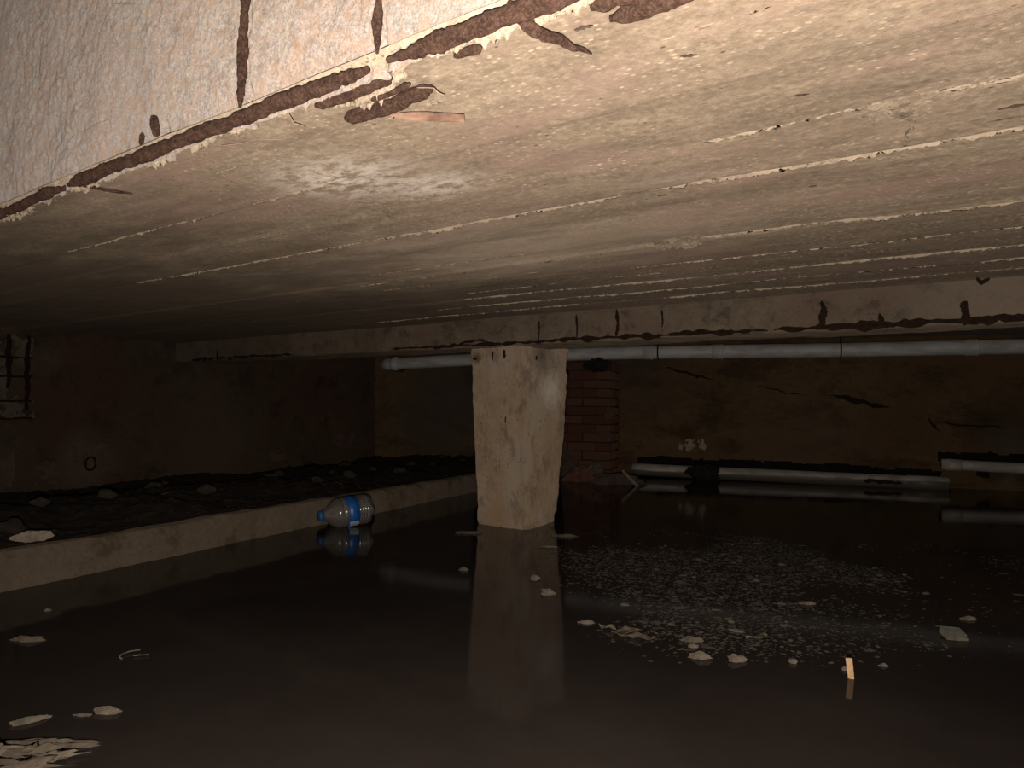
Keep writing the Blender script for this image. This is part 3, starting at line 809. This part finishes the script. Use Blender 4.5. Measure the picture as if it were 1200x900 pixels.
# ================================================================== PILLAR
pil = thing('concrete_pillar', 'square concrete pillar standing in the water under the far beam', 'pillar', (0, 0, 0), TA)
top = [(-2.27, 2.745), (-1.945, 2.742), (-1.925, 3.16), (-2.25, 3.16)]
bot = [(-2.235, 2.815), (-1.945, 2.800), (-1.985, 3.13), (-2.22, 3.15)]
K = 26
zs = np.linspace(-0.30, 0.872, 96)
rows = []
for z in zs:
    t = max(0.0, min(1.0, z / 0.87))
    t = t ** 0.75
    cs = [Vector((bot[k][0] + (top[k][0] - bot[k][0]) * t, bot[k][1] + (top[k][1] - bot[k][1]) * t, 0)) for k in range(4)]
    row = []
    for k in range(4):
        a, c = cs[k], cs[(k + 1) % 4]
        for q in range(K):
            row.append(a.lerp(c, q / K))
    # round the arrises
    m = len(row)
    for _ in range(5):
        row = [(row[i - 1] + row[i] * 2 + row[(i + 1) % m]) / 4 for i in range(m)]
    rows.append([(v.x, v.y, z) for v in row])
P = np.array(rows)
cx, cy = -2.09, 2.96
X, Y, Z = P[..., 0], P[..., 1], P[..., 2]
dsp = 0.007 * fbm(X * 5, Y * 5, Z * 4, 161, 4) + 0.0025 * fbm(X * 35, Y * 35, Z * 35, 162, 3) - 0.010 * sstep(0.25, 0.7, fbm(X * 9, Y * 9, Z * 9, 163, 3))
rr = np.hypot(X - cx, Y - cy)
sc = 1 + dsp / rr
sc = sc * (1 + 0.05 * sstep(0.10, 0.0, Z + 0.03 * fbm(X * 6, Y * 6, 0, 164, 3)) * sstep(-0.1, 0.0, Z))
X2, Y2 = cx + (X - cx) * sc, cy + (Y - cy) * sc
np_mesh('pillar_shaft', [grid_vf(X2, Y2, Z, close_u=True)], M_PILL, pil)
for (b_, n, z0, z1, r, sd) in ((-2.115, 2.748, 0.795, 0.842, 0.0035, 1), (-2.045, 2.748, 0.805, 0.845, 0.005, 2), (-2.225, 2.750, 0.80, 0.812, 0.007, 3), (-1.938, 2.86, 0.80, 0.82, 0.004, 4), (-2.045, 2.765, 0.50, 0.53, 0.0035, 5)):
    bar(pil, [(b_, n, z0), (b_ + 0.003, n, z1)], r, sd + 170, 'rebar', 0.001, 0.3, M_RUSTD, 8, 0.4)

# ================================================================== KERB AND DIRT BANK
kerb = thing('concrete_kerb', 'low concrete kerb running along the left edge of the water', 'kerb', (0, 0, 0), TB)
vs1 = np.arange(-1.0, 5.62, 0.011)
prof = [(-2.29, -0.3)] + [(-2.29, z) for z in np.linspace(-0.02, 0.098, 16)] + [(-2.294, 0.106), (-2.302, 0.111)] + [(u, 0.113) for u in np.linspace(-2.31, -2.37, 7)] + [(-2.42, 0.10), (-2.43, -0.2)]
Vm, Kk = np.meshgrid(vs1, np.arange(len(prof)))
Pu = np.array([q[0] for q in prof])[Kk]; Pz = np.array([q[1] for q in prof])[Kk]
arr = np.exp(-((Pu + 2.29) ** 2 + (Pz - 0.11) ** 2) / 0.0006)
ch = sstep(0.2, 0.6, fbm(Vm * 5, 0 * Vm, 0, 181, 3))
Uu = Pu + 0.006 * fbm(Vm * 3, Pz * 6, 0, 182, 4) + 0.002 * fbm(Vm * 30, Pz * 30, 0, 183, 3) - 0.016 * arr * ch
Zz = Pz + 0.005 * fbm(Vm * 4, Pu * 4, 0, 184, 3) * sstep(-0.1, 0.05, Pz) - 0.012 * arr * ch
np_mesh('kerb_body', [grid_vf(Uu, Vm, Zz)], M_KERB, kerb)


def dirt_z(u, v):
    w = sstep(-2.33, -2.75, u)
    return 0.098 + 0.004 * w + 0.020 * fbm(u * 2.2, v * 2.2, 0, 191, 3) * (0.25 + w) + 0.013 * np.abs(fbm(u * 11, v * 11, 0, 192, 4)) * (0.3 + w) - 0.055 * w * sstep(-3.0, -4.1, u)


Ug, Vg = np.meshgrid(np.arange(-4.24, -2.385, 0.013), np.arange(-1.0, 6.0, 0.013))
bank = np_mesh('dirt_bank', [grid_vf(Ug, Vg, dirt_z(Ug, Vg))], M_SOIL, rz=TB)
tag(bank, 'black dirt bank between the concrete kerb and the left wall', 'soil')

# ================================================================== CHUNKS
def ico(sub=2):
    bm = bmesh.new(); bmesh.ops.create_icosphere(bm, subdivisions=sub, radius=1.0)
    bm.verts.ensure_lookup_table()
    V = np.array([tuple(v.co) for v in bm.verts]); F = [tuple(v.index for v in f.verts) for f in bm.faces]
    bm.free(); return V, F


ICO2, ICO3, ICO1 = ico(2), ico(3), ico(1)


def chunk(name, loc, size, seed, mat, amp=0.35, src=None, parent=None, rz=0.0, smooth=True, freq=1.7):
    V, F = src or ICO2
    n = fbm(V[:, 0] * freq + seed * 3.1, V[:, 1] * freq, V[:, 2] * freq, seed, 4, 0.55)
    Q = V * (1 + amp * n)[:, None] * np.array(size)
    return raw(name, Q, F, mat, parent, smooth, loc, rz)


def wchunk(name, x, y, size, seed, mat, label, cat, group=None, z=None, rz=0.0, amp=0.38, **kw):
    kw.setdefault('src', ICO3); kw.setdefault('freq', 1.9)
    o = chunk(name, (x, y, size[2] * 0.35 if z is None else z), size, seed, mat, amp, rz=rz, **kw)
    return tag(o, label, cat, group)


# bank stones
def on_bank(px, py):      # world x,y -> ground height
    c, s = math.cos(TB), math.sin(TB)
    return float(dirt_z(np.array(c * px + s * py), np.array(-s * px + c * py)))


for (x, y, sz, sd, m, lab, cat) in (
        (-1.60, 2.44, (0.056, 0.026, 0.021), 1, M_CREAM, 'cream foam lump on the kerb edge at the far left', 'foam lump'),
        (-1.50, 4.55, (0.040, 0.036, 0.034), 2, M_STONE, 'grey stone on the dirt bank behind the kerb, left of the bottle', 'stone'),
        (-1.14, 4.30, (0.042, 0.034, 0.032), 3, M_STONE, 'grey stone on the dirt bank right behind the bottle', 'stone'),
        (-1.03, 4.32, (0.10, 0.03, 0.016), 4, M_STONE, 'flat dim slab of rubble on the bank above the bottle', 'stone'),
        (-1.75, 2.55, (0.05, 0.035, 0.03), 5, M_BLACK, 'dark lump beside the cream foam on the kerb', 'clod')):
    z = on_bank(x, y)
    o = chunk('foam_lump' if m is M_CREAM else 'stone', (x, y, z + sz[2] * 0.55), sz, sd, m, 0.3, ICO3, rz=sd * 0.6)
    tag(o, lab, cat)
rnd = random.Random(5)
spots = [(-2.0, 3.1), (-1.85, 3.35), (-2.25, 3.5), (-1.7, 3.6), (-1.55, 3.7), (-1.95, 4.0), (-2.1, 4.4), (-1.6, 5.0), (-1.25, 5.1), (-1.0, 5.3), (-0.75, 4.9), (-1.3, 5.7), (-0.8, 5.9), (-0.6, 5.6), (-0.4, 6.0), (-1.05, 4.75), (-0.62, 6.6), (-0.35, 6.7), (-2.4, 2.75), (-2.15, 2.6)]
st0 = None
for k, (x, y) in enumerate(spots):
    s = rnd.uniform(0.6, 1.25)
    if st0 is None:
        o = st0 = chunk('stone', (0, 0, 0), (0.042, 0.030, 0.022), 9, M_STONE, 0.35)
    else:
        o = st0.copy(); COL.objects.link(o)
    o.location = (x, y, on_bank(x, y) + 0.014 * s); o.scale = (s, s, s * 0.9); o.rotation_euler = (0, 0, rnd.uniform(0, 6.2))
    tag(o, 'dim stone lying in the dirt bank between kerb and left wall', 'stone', 'dim stones in the dirt bank')
# loose crumbs of the bank
r_ = np.random.RandomState(4)
parts = []
V1, F1 = ICO1
F1q = np.array([(a, b_, c, c) for a, b_, c in F1])
cv, cf, base = [], [], 0
for k in range(1500):
    u = r_.uniform(-4.1, -2.40); v = r_.uniform(0.8, 6.1)
    s = 0.006 + 0.010 * r_.rand() ** 2
    z = float(dirt_z(np.array(u), np.array(v)))
    Q = V1 * (s * (1 + 0.4 * (r_.rand(len(V1), 1) - 0.5))) * np.array([1.2, 1.0, 0.6]) + np.array([u, v, z + s * 0.2])
    cv.append(Q); cf += [(a + base, b_ + base, c + base) for a, b_, c in F1]; base += len(V1)
cr = raw('soil_crumbs', np.concatenate(cv), cf, M_SOIL, bank, True)
cr['kind'] = 'stuff'

# ================================================================== BRICK PIER, RUBBLE, STICK
pier = thing('brick_pier', 'dark red brick pier against the back wall right of the pillar', 'pier', to_world(TC, -1.36, 6.15), TC)
np_mesh('mortar_core', [box_vf(-0.232, 0.222, -0.192, 0.24, -0.25, 0.965)], M_MORT, pier)
rnd = random.Random(3)
brick_me = []
for q in range(3):
    bm = bmesh.new(); bmesh.ops.create_cube(bm, size=1.0)
    bmesh.ops.bevel(bm, geom=bm.edges[:], offset=0.06, segments=1, affect='EDGES')
    rq = random.Random(q)
    for v in bm.verts: v.co += Vector([rq.uniform(-0.03, 0.03) for _ in range(3)])
    me = bpy.data.meshes.new('brick'); bm.to_mesh(me); bm.free()
    me.materials.append((M_BRICK, M_BRICK2, M_BRICK)[q]); brick_me.append(me)
for r in range(13):
    z = 0.032 + r * 0.0745
    if r % 2: xs = [(-0.24, -0.135), (-0.125, 0.105), (0.115, 0.23)]
    else: xs = [(-0.24, -0.01), (0.0, 0.23)]
    for (a, b_) in xs:
        if r == 12 and b_ > 0.2 and r % 2 == 0: continue
        o = bpy.data.objects.new('brick', brick_me[(rnd.randrange(3) if r > 5 else rnd.choice((1, 1, 0)))])
        link(o, pier); o.scale = (b_ - a, 0.11, 0.064)
        o.location = ((a + b_) / 2, -0.155 + rnd.uniform(-0.006, 0.006), z); o.rotation_euler = (0, 0, rnd.uniform(-0.02, 0.02))
    for (a, b_) in ([(-0.095, 0.12), (0.13, 0.24)] if r % 2 else [(-0.095, 0.01), (0.02, 0.24)]):
        o = bpy.data.objects.new('brick', brick_me[rnd.randrange(3)])
        link(o, pier); o.scale = (0.11, b_ - a, 0.064)
        o.location = (0.182 + rnd.uniform(-0.006, 0.004), (a + b_) / 2, z); o.rotation_euler = (0, 0, rnd.uniform(-0.02, 0.02))
chunk('render_remnant', (0.13, -0.215, 0.93), (0.10, 0.03, 0.05), 8, M_BLACK, 0.4, ICO3, pier)
chunk('render_remnant', (-0.12, -0.20, 0.10), (0.14, 0.03, 0.12), 9, M_PINK, 0.35, ICO3, pier)
chunk('render_remnant', (0.225, -0.20, 0.53), (0.04, 0.025, 0.05), 10, M_PINK, 0.4, ICO2, pier)
chunk('render_remnant', (0.205, -0.21, 0.36), (0.05, 0.022, 0.03), 11, M_PINK, 0.4, ICO2, pier)

for (x, y, z, sz, sd, m, nm, lab) in (
        (0.655, 5.72, 0.085, (0.062, 0.055, 0.060), 1, M_FOAM, 'stone', 'pale rounded stone at the foot of the brick pier'),
        (0.80, 5.60, 0.020, (0.19, 0.10, 0.062), 2, M_PINK, 'rubble_mound', 'low brownish rubble mound in the water beside the brick pier'),
        (0.70, 5.52, 0.012, (0.055, 0.05, 0.05), 3, M_PINK, 'stone', 'small brown stone between pillar and rubble mound'),
        (0.565, 5.75, 0.03, (0.13, 0.10, 0.085), 4, M_BRICK2, 'rubble_mound', 'reddish rubble heap under the pale rounded stone')):
    tag(chunk(nm, (x, y, z), sz, sd, m, 0.28, ICO3), lab, 'stone' if nm == 'stone' else 'rubble')
st = np_mesh('stick', [tube_vf(wobble(lerp_path([(0.968, 5.42, -0.03), (0.832, 5.44, 0.118)], 0.012), 0.003, 12, 5), 0.0105, 8, 0.12, 2)], M_CREAM)
tag(st, 'pale stick leaning out of the water beside the rubble mound', 'stick')

# ================================================================== PIPES
pipe = thing('drain_pipe', 'grey plastic drain pipe under the ceiling along the back wall', 'pipe', (0, 0, 0), TC)
NP = 6.02
path = [(-3.20, 0.962), (-2.38, 0.997), (-1.4, 1.036), (-0.851, 1.042), (-0.301, 1.042), (0.709, 1.043), (1.497, 1.051), (3.2, 1.062)]


def pz(u):
    return float(np.interp(u, [q[0] for q in path], [q[1] for q in path]))


def pipe_run(name, a, b_, r, step=0.06, mat=M_PVC, n=28):
    pts = [(u, NP, pz(u)) for u in np.linspace(a, b_, max(2, int((b_ - a) / step)))]
    return np_mesh(name, [tube_vf(pts, r, n)], mat, pipe)


R_ = 0.055
joints = [-3.13, -0.83, -0.28, 1.49]
ends = [-3.18, -0.83, -0.28, 1.49, 3.4]
for a, b_ in zip(ends[:-1], ends[1:]):
    pipe_run('pipe_length', a, b_, R_)
for j in joints[1:]:
    pts = [(j + dx, NP, pz(j + dx)) for dx in (-0.045, -0.043, 0.020, 0.028, 0.03, 0.04, 0.042)]
    np_mesh('socket', [tube_vf(pts, [R_, R_ + 0.005, R_ + 0.005, R_ + 0.009, R_ + 0.009, R_ + 0.006, R_], 28)], M_PVC, pipe)
# elbow into the corner of the left wall
el = []
for k in range(13):
    a = PI / 2 * k / 12
    el.append((-3.18 - 0.10 * math.sin(a), NP + 0.10 - 0.10 * math.cos(a), pz(-3.2)))
el.append((-3.28, NP + 0.36, pz(-3.2)))
np_mesh('elbow', [tube_vf(el, [R_ + 0.004] * len(el), 28)], M_PVC, pipe)
np_mesh('socket', [tube_vf([(-3.19, NP, pz(-3.19)), (-3.188, NP, pz(-3.19)), (-3.13, NP, pz(-3.13)), (-3.128, NP, pz(-3.13))], [R_, R_ + 0.010, R_ + 0.010, R_], 28)], M_PVC, pipe)
for j, dk in ((-0.75, 1), (0.62, 0), (2.4, 0)):
    c = [(j, NP + (R_ + 0.003) * math.sin(2 * PI * k / 24), pz(j) + (R_ + 0.003) * math.cos(2 * PI * k / 24)) for k in range(25)]
    np_mesh('pipe_clamp', [tube_vf(c, 0.006, 6, caps=False), tube_vf([(j, NP, pz(j) + R_), (j, NP, 1.18)], 0.006, 6)], M_RUSTD, pipe)

lp = thing('waste_pipe', 'long white waste pipe floating along the foot of the back wall', 'pipe', (0, 0, 0), TC)
NL = 6.20
pts = [(u, NL + 0.004 * math.sin(u * 3), 0.062 - 0.020 * (u + 0.98) / 2.36) for u in np.linspace(-0.98, 1.375, 40)]
np_mesh('pipe_length', [tube_vf(pts, 0.052, 28)], M_PVCL, lp)
np_mesh('socket', [tube_vf([(1.10, NL, 0.044), (1.102, NL, 0.044), (1.37, NL, 0.0415), (1.378, NL, 0.0415)], [0.052, 0.056, 0.056, 0.05], 28)], M_PVCL, lp)
bar(lp, [(0.80, NL - 0.055, 0.05), (1.06, NL - 0.055, 0.042)], 0.014, 201, 'mud_streak', 0.004, 0.4, M_BLACK, 8)
lp2 = thing('waste_pipe', 'short white waste pipe set into the wall foot at the right edge', 'pipe', (0, 0, 0), TC)
pts = [(u, NL, 0.190 - 0.022 * (u - 1.33)) for u in np.linspace(1.33, 2.6, 24)]
np_mesh('pipe_length', [tube_vf(pts, 0.040, 28)], M_PVCL, lp2)
np_mesh('socket', [tube_vf([(1.36, NL, 0.189), (1.362, NL, 0.189), (1.46, NL, 0.187), (1.462, NL, 0.187)], [0.04, 0.044, 0.044, 0.04], 28)], M_PVCL, lp2)
np_mesh('bracket', [box_vf(1.60, 1.64, NL - 0.01, NL + 0.25, 0.10, 0.15)], M_RUSTD, lp2)

# rag caught on the long pipe
rag = chunk('wet_rag', to_world(TC, -0.38, 6.13, 0.055), (0.13, 0.075, 0.072), 7, M_BLACK, 0.45, ICO3, None, TC)
tag(rag, 'black sodden rag slumped over the long white waste pipe', 'rag')

# ================================================================== BOTTLE
bt = thing('water_bottle', 'clear plastic water bottle with blue cap and blue label floating by the kerb', 'bottle', (-0.776, 3.455, 0.068))
ax = Vector((-0.80, -0.585, -0.085)).normalized()      # towards the cap
bt.rotation_mode = 'QUATERNION'
bt.rotation_quaternion = ax.to_track_quat('X', 'Z')
RB = 0.077
AXS, RDS = 0.80, 0.93
prof = [(-0.150, 0.012), (-0.146, 0.03), (-0.148, 0.048), (-0.142, 0.062), (-0.130, 0.072), (-0.112, RB)]
for k in range(3):
    x0 = -0.104 + k * 0.016
    prof += [(x0, RB), (x0 + 0.004, RB - 0.0035), (x0 + 0.008, RB - 0.0035), (x0 + 0.012, RB)]
prof += [(-0.052, RB), (-0.050, RB - 0.002), (0.018, RB - 0.002), (0.020, RB), (0.034, RB), (0.038, RB - 0.004), (0.042, RB - 0.004), (0.046, RB)]
prof += [(0.060, 0.0755), (0.075, 0.071), (0.090, 0.063), (0.105, 0.052), (0.118, 0.040), (0.128, 0.030), (0.134, 0.0235), (0.140, 0.021), (0.1405, 0.027), (0.144, 0.027), (0.1445, 0.0205), (0.156, 0.0205), (0.1565, 0.001)]


def petal(X, Rr, A):
    w = sstep(-0.118, -0.142, X)
    return X - 0.004 * w * np.cos(5 * A), Rr * (1 + 0.06 * w * np.cos(5 * A))


body = np_mesh('bottle_body', [lathe_vf(prof, 60, petal)], M_PET, bt)
lab = [(-0.049, RB - 0.0005), (-0.0485, RB + 0.0008), (0.0165, RB + 0.0008), (0.017, RB - 0.0005)]
labo = np_mesh('label', [lathe_vf(lab, 60)], M_BLUE, bt); labo['label'] = 'blue wrap label'
# pale smudged print at the top and bottom of the label
for (a0, a1, x0, x1) in ((1.75, 2.35, -0.040, 0.010), (-1.1, -0.55, -0.045, 0.012)):
    aa, xx = np.meshgrid(np.linspace(a0, a1, 12), np.linspace(x0, x1, 8))
    rr = RB + 0.0014
    np_mesh('printed_patch', [grid_vf(xx + 0.004 * np.sin(aa * 9), rr * np.cos(aa), rr * np.sin(aa))], M_PALE, labo)


def capfn(X, Rr, A):
    w = (X > 0.146) & (X < 0.172)
    return X, Rr + np.where(w, 0.0006 * np.cos(30 * A), 0)


capo = np_mesh('cap', [lathe_vf([(0.1465, 0.021), (0.147, 0.0255), (0.170, 0.0250), (0.173, 0.0235), (0.1735, 0.001)], 120, capfn)], M_CAP, bt); capo['label'] = 'blue screw cap'
hnd = np_mesh('neck_ring', [lathe_vf([(0.1405, 0.0272), (0.1408, 0.0285), (0.1437, 0.0285), (0.144, 0.0272)], 40)], M_CAP, bt)

for o_ in list(bt.children):
    for me_ in {o_.data} | {k_.data for k_ in o_.children}:
        for v_ in me_.vertices: v_.co = Vector((v_.co.x * AXS, v_.co.y * RDS, v_.co.z * RDS))

# ================================================================== FLOATING DEBRIS
# crumpled heap in the near left corner
heap = thing('crumpled_foam_heap', 'heap of crumpled pale foam scraps in the near left corner of the water', 'debris', (-0.80, 1.175, 0))
for (x, y, z, sz, rz, sd, m) in ((0.03, 0.035, 0.006, (0.070, 0.010, 0.007), 0.12, 1, M_FOAMD), (-0.03, 0.01, 0.008, (0.055, 0.020, 0.010), -0.2, 2, M_FOAM), (0.035, 0.008, 0.007, (0.040, 0.016, 0.010), 0.5, 3, M_FOAMD),
                                 (0.07, -0.005, 0.006, (0.030, 0.009, 0.007), 0.35, 4, M_FOAM), (-0.01, -0.03, 0.008, (0.06, 0.022, 0.010), -0.15, 5, M_FOAMD), (0.05, -0.04, 0.007, (0.045, 0.020, 0.010), 0.2, 6, M_FOAMD), (-0.07, -0.02, 0.008, (0.06, 0.03, 0.012), 0.1, 7, M_FOAM), (0.0, -0.07, 0.006, (0.07, 0.025, 0.010), 0.0, 8, M_FOAMD)):
    chunk('scrap', (x, y, z), sz, sd, m, 0.8, ICO3, heap, rz, True, 3.6)

F = wchunk
F('foam_chunk', 0.085, 2.43, (0.014, 0.013, 0.012), 1, M_FOAM, 'small round foam bead in front of the pillar, farther of two', 'foam')
F('foam_chunk', 0.116, 2.245, (0.020, 0.015, 0.013), 2, M_FOAM, 'small lumpy foam bead in front of the pillar, nearer of two', 'foam')
F('foam_chunk', 0.205, 1.95, (0.023, 0.009, 0.006), 3, M_FOAM, 'thin pale foam flake right of the pillar reflection', 'foam')
F('foam_chunk', 0.440, 1.69, (0.022, 0.013, 0.010), 4, M_FOAM, 'flat foam lump nearest the lens at the scum edge', 'foam', rz=-0.2)
F('foam_chunk', 0.519, 1.672, (0.018, 0.011, 0.011), 5, M_FOAM, 'roundish foam lump at the near scum edge, right of the flat lump', 'foam')
F('foam_chunk', 0.455, 1.815, (0.024, 0.014, 0.007), 6, M_FOAMD, 'broad dingy foam scrap behind the two near foam lumps', 'foam')
F('foam_chunk', 0.445, 1.765, (0.012, 0.007, 0.006), 61, M_FOAM, 'thin foam crumb between dingy scrap and flat lump', 'foam')
F('foam_chunk', 0.647, 1.665, (0.010, 0.006, 0.007), 7, M_FOAM, 'tiny pale foam crumb left of the tan peg', 'foam')
F('foam_chunk', 0.845, 1.652, (0.010, 0.006, 0.004), 8, M_FOAM, 'tiny grey foam crumb right of the tan peg', 'foam')
F('foam_chunk', 0.745, 1.625, (0.006, 0.005, 0.005), 9, M_FOAM, 'pale crumb touching the top of the tan peg', 'foam', z=0.003)
F('foam_chunk', 1.275, 2.03, (0.019, 0.009, 0.006), 10, M_FOAM, 'pale foam flake behind the grey box', 'foam')
F('foam_chunk', 0.885, 2.17, (0.022, 0.009, 0.006), 11, M_FOAM, 'bright foam flake in the scum left of the grey box', 'foam')
F('foam_chunk', -1.147, 1.75, (0.034, 0.013, 0.008), 12, M_FOAMD, 'dull foam slab near the left edge in front of the kerb', 'foam')
F('foam_chunk', -1.26, 2.0, (0.010, 0.006, 0.004), 13, M_FOAM, 'tiny white flake beneath the kerb reflection at left', 'foam')
F('foam_chunk', -0.735, 1.352, (0.022, 0.007, 0.008), 14, M_FOAM, 'peaked foam scrap in the near left water', 'foam')
F('foam_chunk', -0.775, 1.34, (0.018, 0.004, 0.003), 141, M_FOAMD, 'thin sliver left of the peaked foam scrap', 'foam')
F('foam_chunk', -0.85, 1.312, (0.026, 0.008, 0.006), 15, M_FOAM, 'slanted foam sliver left of the peaked scrap', 'foam', rz=0.7)
F('foam_chunk', 0.245, 3.25, (0.055, 0.018, 0.008), 16, M_FOAMD, 'dull foam slab floating at the pillar foot, right side', 'foam')
F('foam_chunk', -0.19, 3.30, (0.055, 0.016, 0.007), 17, M_FOAMD, 'dull foam slab floating at the pillar foot, left side', 'foam')
F('foam_chunk', 0.155, 3.00, (0.035, 0.010, 0.005), 18, M_FOAM, 'long thin flake under the right edge of the pillar', 'foam')
F('foam_chunk', -0.16, 2.56, (0.016, 0.012, 0.008), 19, M_FOAMD, 'single crumb left of the pillar reflection', 'foam')
# curled wire pair at left
w1 = np_mesh('wire_scrap', [tube_vf([(-0.846, 1.685, 0.004), (-0.862, 1.672, 0.005), (-0.872, 1.655, 0.004), (-0.868, 1.638, 0.003), (-0.858, 1.630, 0.002)], 0.0014, 6)], M_FOAM)
tag(w1, 'small hooked pale wire floating in the dark left water', 'wire')
w2 = np_mesh('wire_scrap', [tube_vf([(-0.842, 1.648, 0.003), (-0.826, 1.652, 0.004), (-0.812, 1.658, 0.003)], 0.0013, 6)], M_FOAM)
tag(w2, 'short straight pale wire beside the hooked wire', 'wire')


def leaf(x, y, L, w, rz, seed, label, mat=M_LEAF, name='dead_leaf', group=None):
    a, t = np.meshgrid(np.linspace(-1, 1, 9), np.linspace(0, 1, 18))
    ww = w * np.sin(PI * np.clip(t, 0.02, 0.98)) ** 0.7 * (1 + 0.2 * np.sin(t * 21 + seed))
    X = (t - 0.5) * L; Y = a * ww
    Z = 0.004 + 0.010 * np.abs(a) ** 1.5 * (0.5 + 0.5 * np.sin(t * 7 + seed)) + 0.004 * fbm(X * 60, Y * 60, 0, seed, 2)
    V, Fq = grid_vf(X, Y, Z)
    o = np_mesh(name, [(V, Fq)], mat, None, True, rz, (x, y, 0))
    s = o.modifiers.new('thickness', 'SOLIDIFY'); s.thickness = 0.0012
    return tag(o, label, 'leaf', group)


leaf(0.300, 1.862, 0.085, 0.022, 0.3, 3, 'curled dead leaf at the near scum edge, the broader of two')
leaf(0.325, 1.825, 0.075, 0.012, -0.1, 5, 'narrow pale leaf lying in front of the curled dead leaf')
leaf(0.62, 1.83, 0.06, 0.016, 0.2, 8, 'dull leaf in the scum right of the dingy foam scrap')
leaf(0.255, 1.90, 0.05, 0.012, -0.6, 9, 'small leaf stuck to the back of the curled leaf')

# tan peg
pg = thing('cork_peg', 'short tan cork peg standing upright in the water at right', 'peg', (0.738, 1.576, 0))
V, Fq = tube_vf(lerp_path([(0.0, 0.0, -0.02), (-0.007, 0.0, 0.042)], 0.004), 0.0064, 16, 0.06, 2)
np_mesh('peg_body', [(V, Fq)], M_TAN, pg)
# grey box
gb = thing('box_scrap', 'small grey box scrap floating at the right', 'box', (1.13, 1.865, 0.0), -0.12)
bm = bmesh.new(); bmesh.ops.create_cube(bm, size=1.0)
for v in bm.verts: v.co = Vector((v.co.x * 0.048, v.co.y * 0.042, v.co.z * 0.018))
bmesh.ops.bevel(bm, geom=bm.edges[:], offset=0.0015, segments=1, affect='EDGES')
me = bpy.data.meshes.new('box_body'); bm.to_mesh(me); bm.free(); me.materials.append(M_GREY)
o = bpy.data.objects.new('box_body', me); link(o, gb); o.location = (0, 0, 0.011); o.rotation_euler = (0.16, 0.05, 0)
np_mesh('rim', [box_vf(-0.025, 0.025, -0.0235, -0.020, 0.000, 0.008)], M_FOAM, gb).rotation_euler = (0.0, 0.05, 0)

# counted chips in the scum field
rnd = random.Random(21)
chips = []
me_c = []
for q in range(4):
    V, F_ = ICO1
    n = fbm(V[:, 0] * 1.7 + q * 5, V[:, 1] * 1.7, V[:, 2] * 1.7, q + 40, 3)
    me = bpy.data.meshes.new('scum_chip'); me.from_pydata([tuple(v) for v in V * (1 + 0.4 * n)[:, None]], [], F_); me.update()
    me.polygons.foreach_set('use_smooth', [True] * len(me.polygons))
    me.materials.append((M_FOAMD, M_FOAMD, M_LEAF, M_FOAM)[q]); me_c.append(me)


def scum_w(x, y):
    """density of the scum raft over the water"""
    d = 1.0
    d *= float(sstep(0.12, 0.55, x + 0.05 * (y - 2.0)))
    d *= float(sstep(3.55, 3.0, y + 0.25 * max(0, x - 1.2))) * float(sstep(1.62, 1.90, y + 0.02 * x))
    d *= float(sstep(2.35, 1.3, x))
    return d * max(0.03, 0.35 + 1.4 * float(fbm(np.array(x * 1.9), np.array(y * 1.9), 0, 210, 4)))


placed = 0
while placed < 100:
    x, y = rnd.uniform(0.1, 2.1), rnd.uniform(1.6, 3.5)
    if rnd.random() > scum_w(x, y): continue
    s = 0.0035 + 0.009 * rnd.random() ** 2.5
    o = bpy.data.objects.new('scum_chip', me_c[rnd.randrange(4)])
    link(o); o.location = (x, y, s * 0.12); o.scale = (s * rnd.uniform(0.9, 2.0), s, s * 0.40); o.rotation_euler = (0, 0, rnd.uniform(-0.6, 0.6))
    tag(o, 'small pale chip floating in the scum raft right of the pillar', 'chip', 'pale chips in the scum raft')
    placed += 1
# fine dust: nobody could count it
cv, cf, base = [], [], 0
k = 0
hexa = np.array([(math.cos(PI / 3 * q), math.sin(PI / 3 * q), 0) for q in range(6)] + [(0, 0, 0.35)])
while k < 15000:
    x, y = r_.uniform(0.05, 2.3), r_.uniform(1.55, 3.6)
    if r_.rand() > scum_w(x, y): continue
    s = 0.0012 + 0.0042 * r_.rand() ** 3
    a = r_.uniform(0, 6.3)
    Q = hexa * s * (0.7 + 0.6 * r_.rand(7, 1)); Q[:, 0] *= 1 + 1.2 * r_.rand()
    c, s2 = math.cos(a), math.sin(a)
    Q = np.stack([c * Q[:, 0] - s2 * Q[:, 1] + x, s2 * Q[:, 0] + c * Q[:, 1] + y, Q[:, 2] + 0.0004], 1)
    cv.append(Q); cf += [(base + q, base + (q + 1) % 6, base + 6) for q in range(6)]; base += 7
    k += 1
for k in range(170):
    while True:
        x, y = r_.uniform(0.1, 2.2), r_.uniform(1.6, 3.5)
        if r_.rand() < scum_w(x, y): break
    s = 0.005 + 0.014 * r_.rand() ** 2.2
    m = 9
    an = np.arange(m) * 2 * PI / m
    rr = s * (0.55 + 0.6 * r_.rand(m))
    Q = np.stack([rr * np.cos(an) * 1.3 + x, rr * np.sin(an) + y, np.full(m, 0.0006)], 1)
    Q = np.concatenate([Q, [[x, y, 0.0016]]])
    cv.append(Q); cf += [(base + q, base + (q + 1) % m, base + m) for q in range(m)]; base += m + 1
sc_ = raw('scum_dust', np.concatenate(cv), cf, M_SCUM, None, False)
tag(sc_, 'raft of fine floating dust on the water right of the pillar', 'scum', kind='stuff')
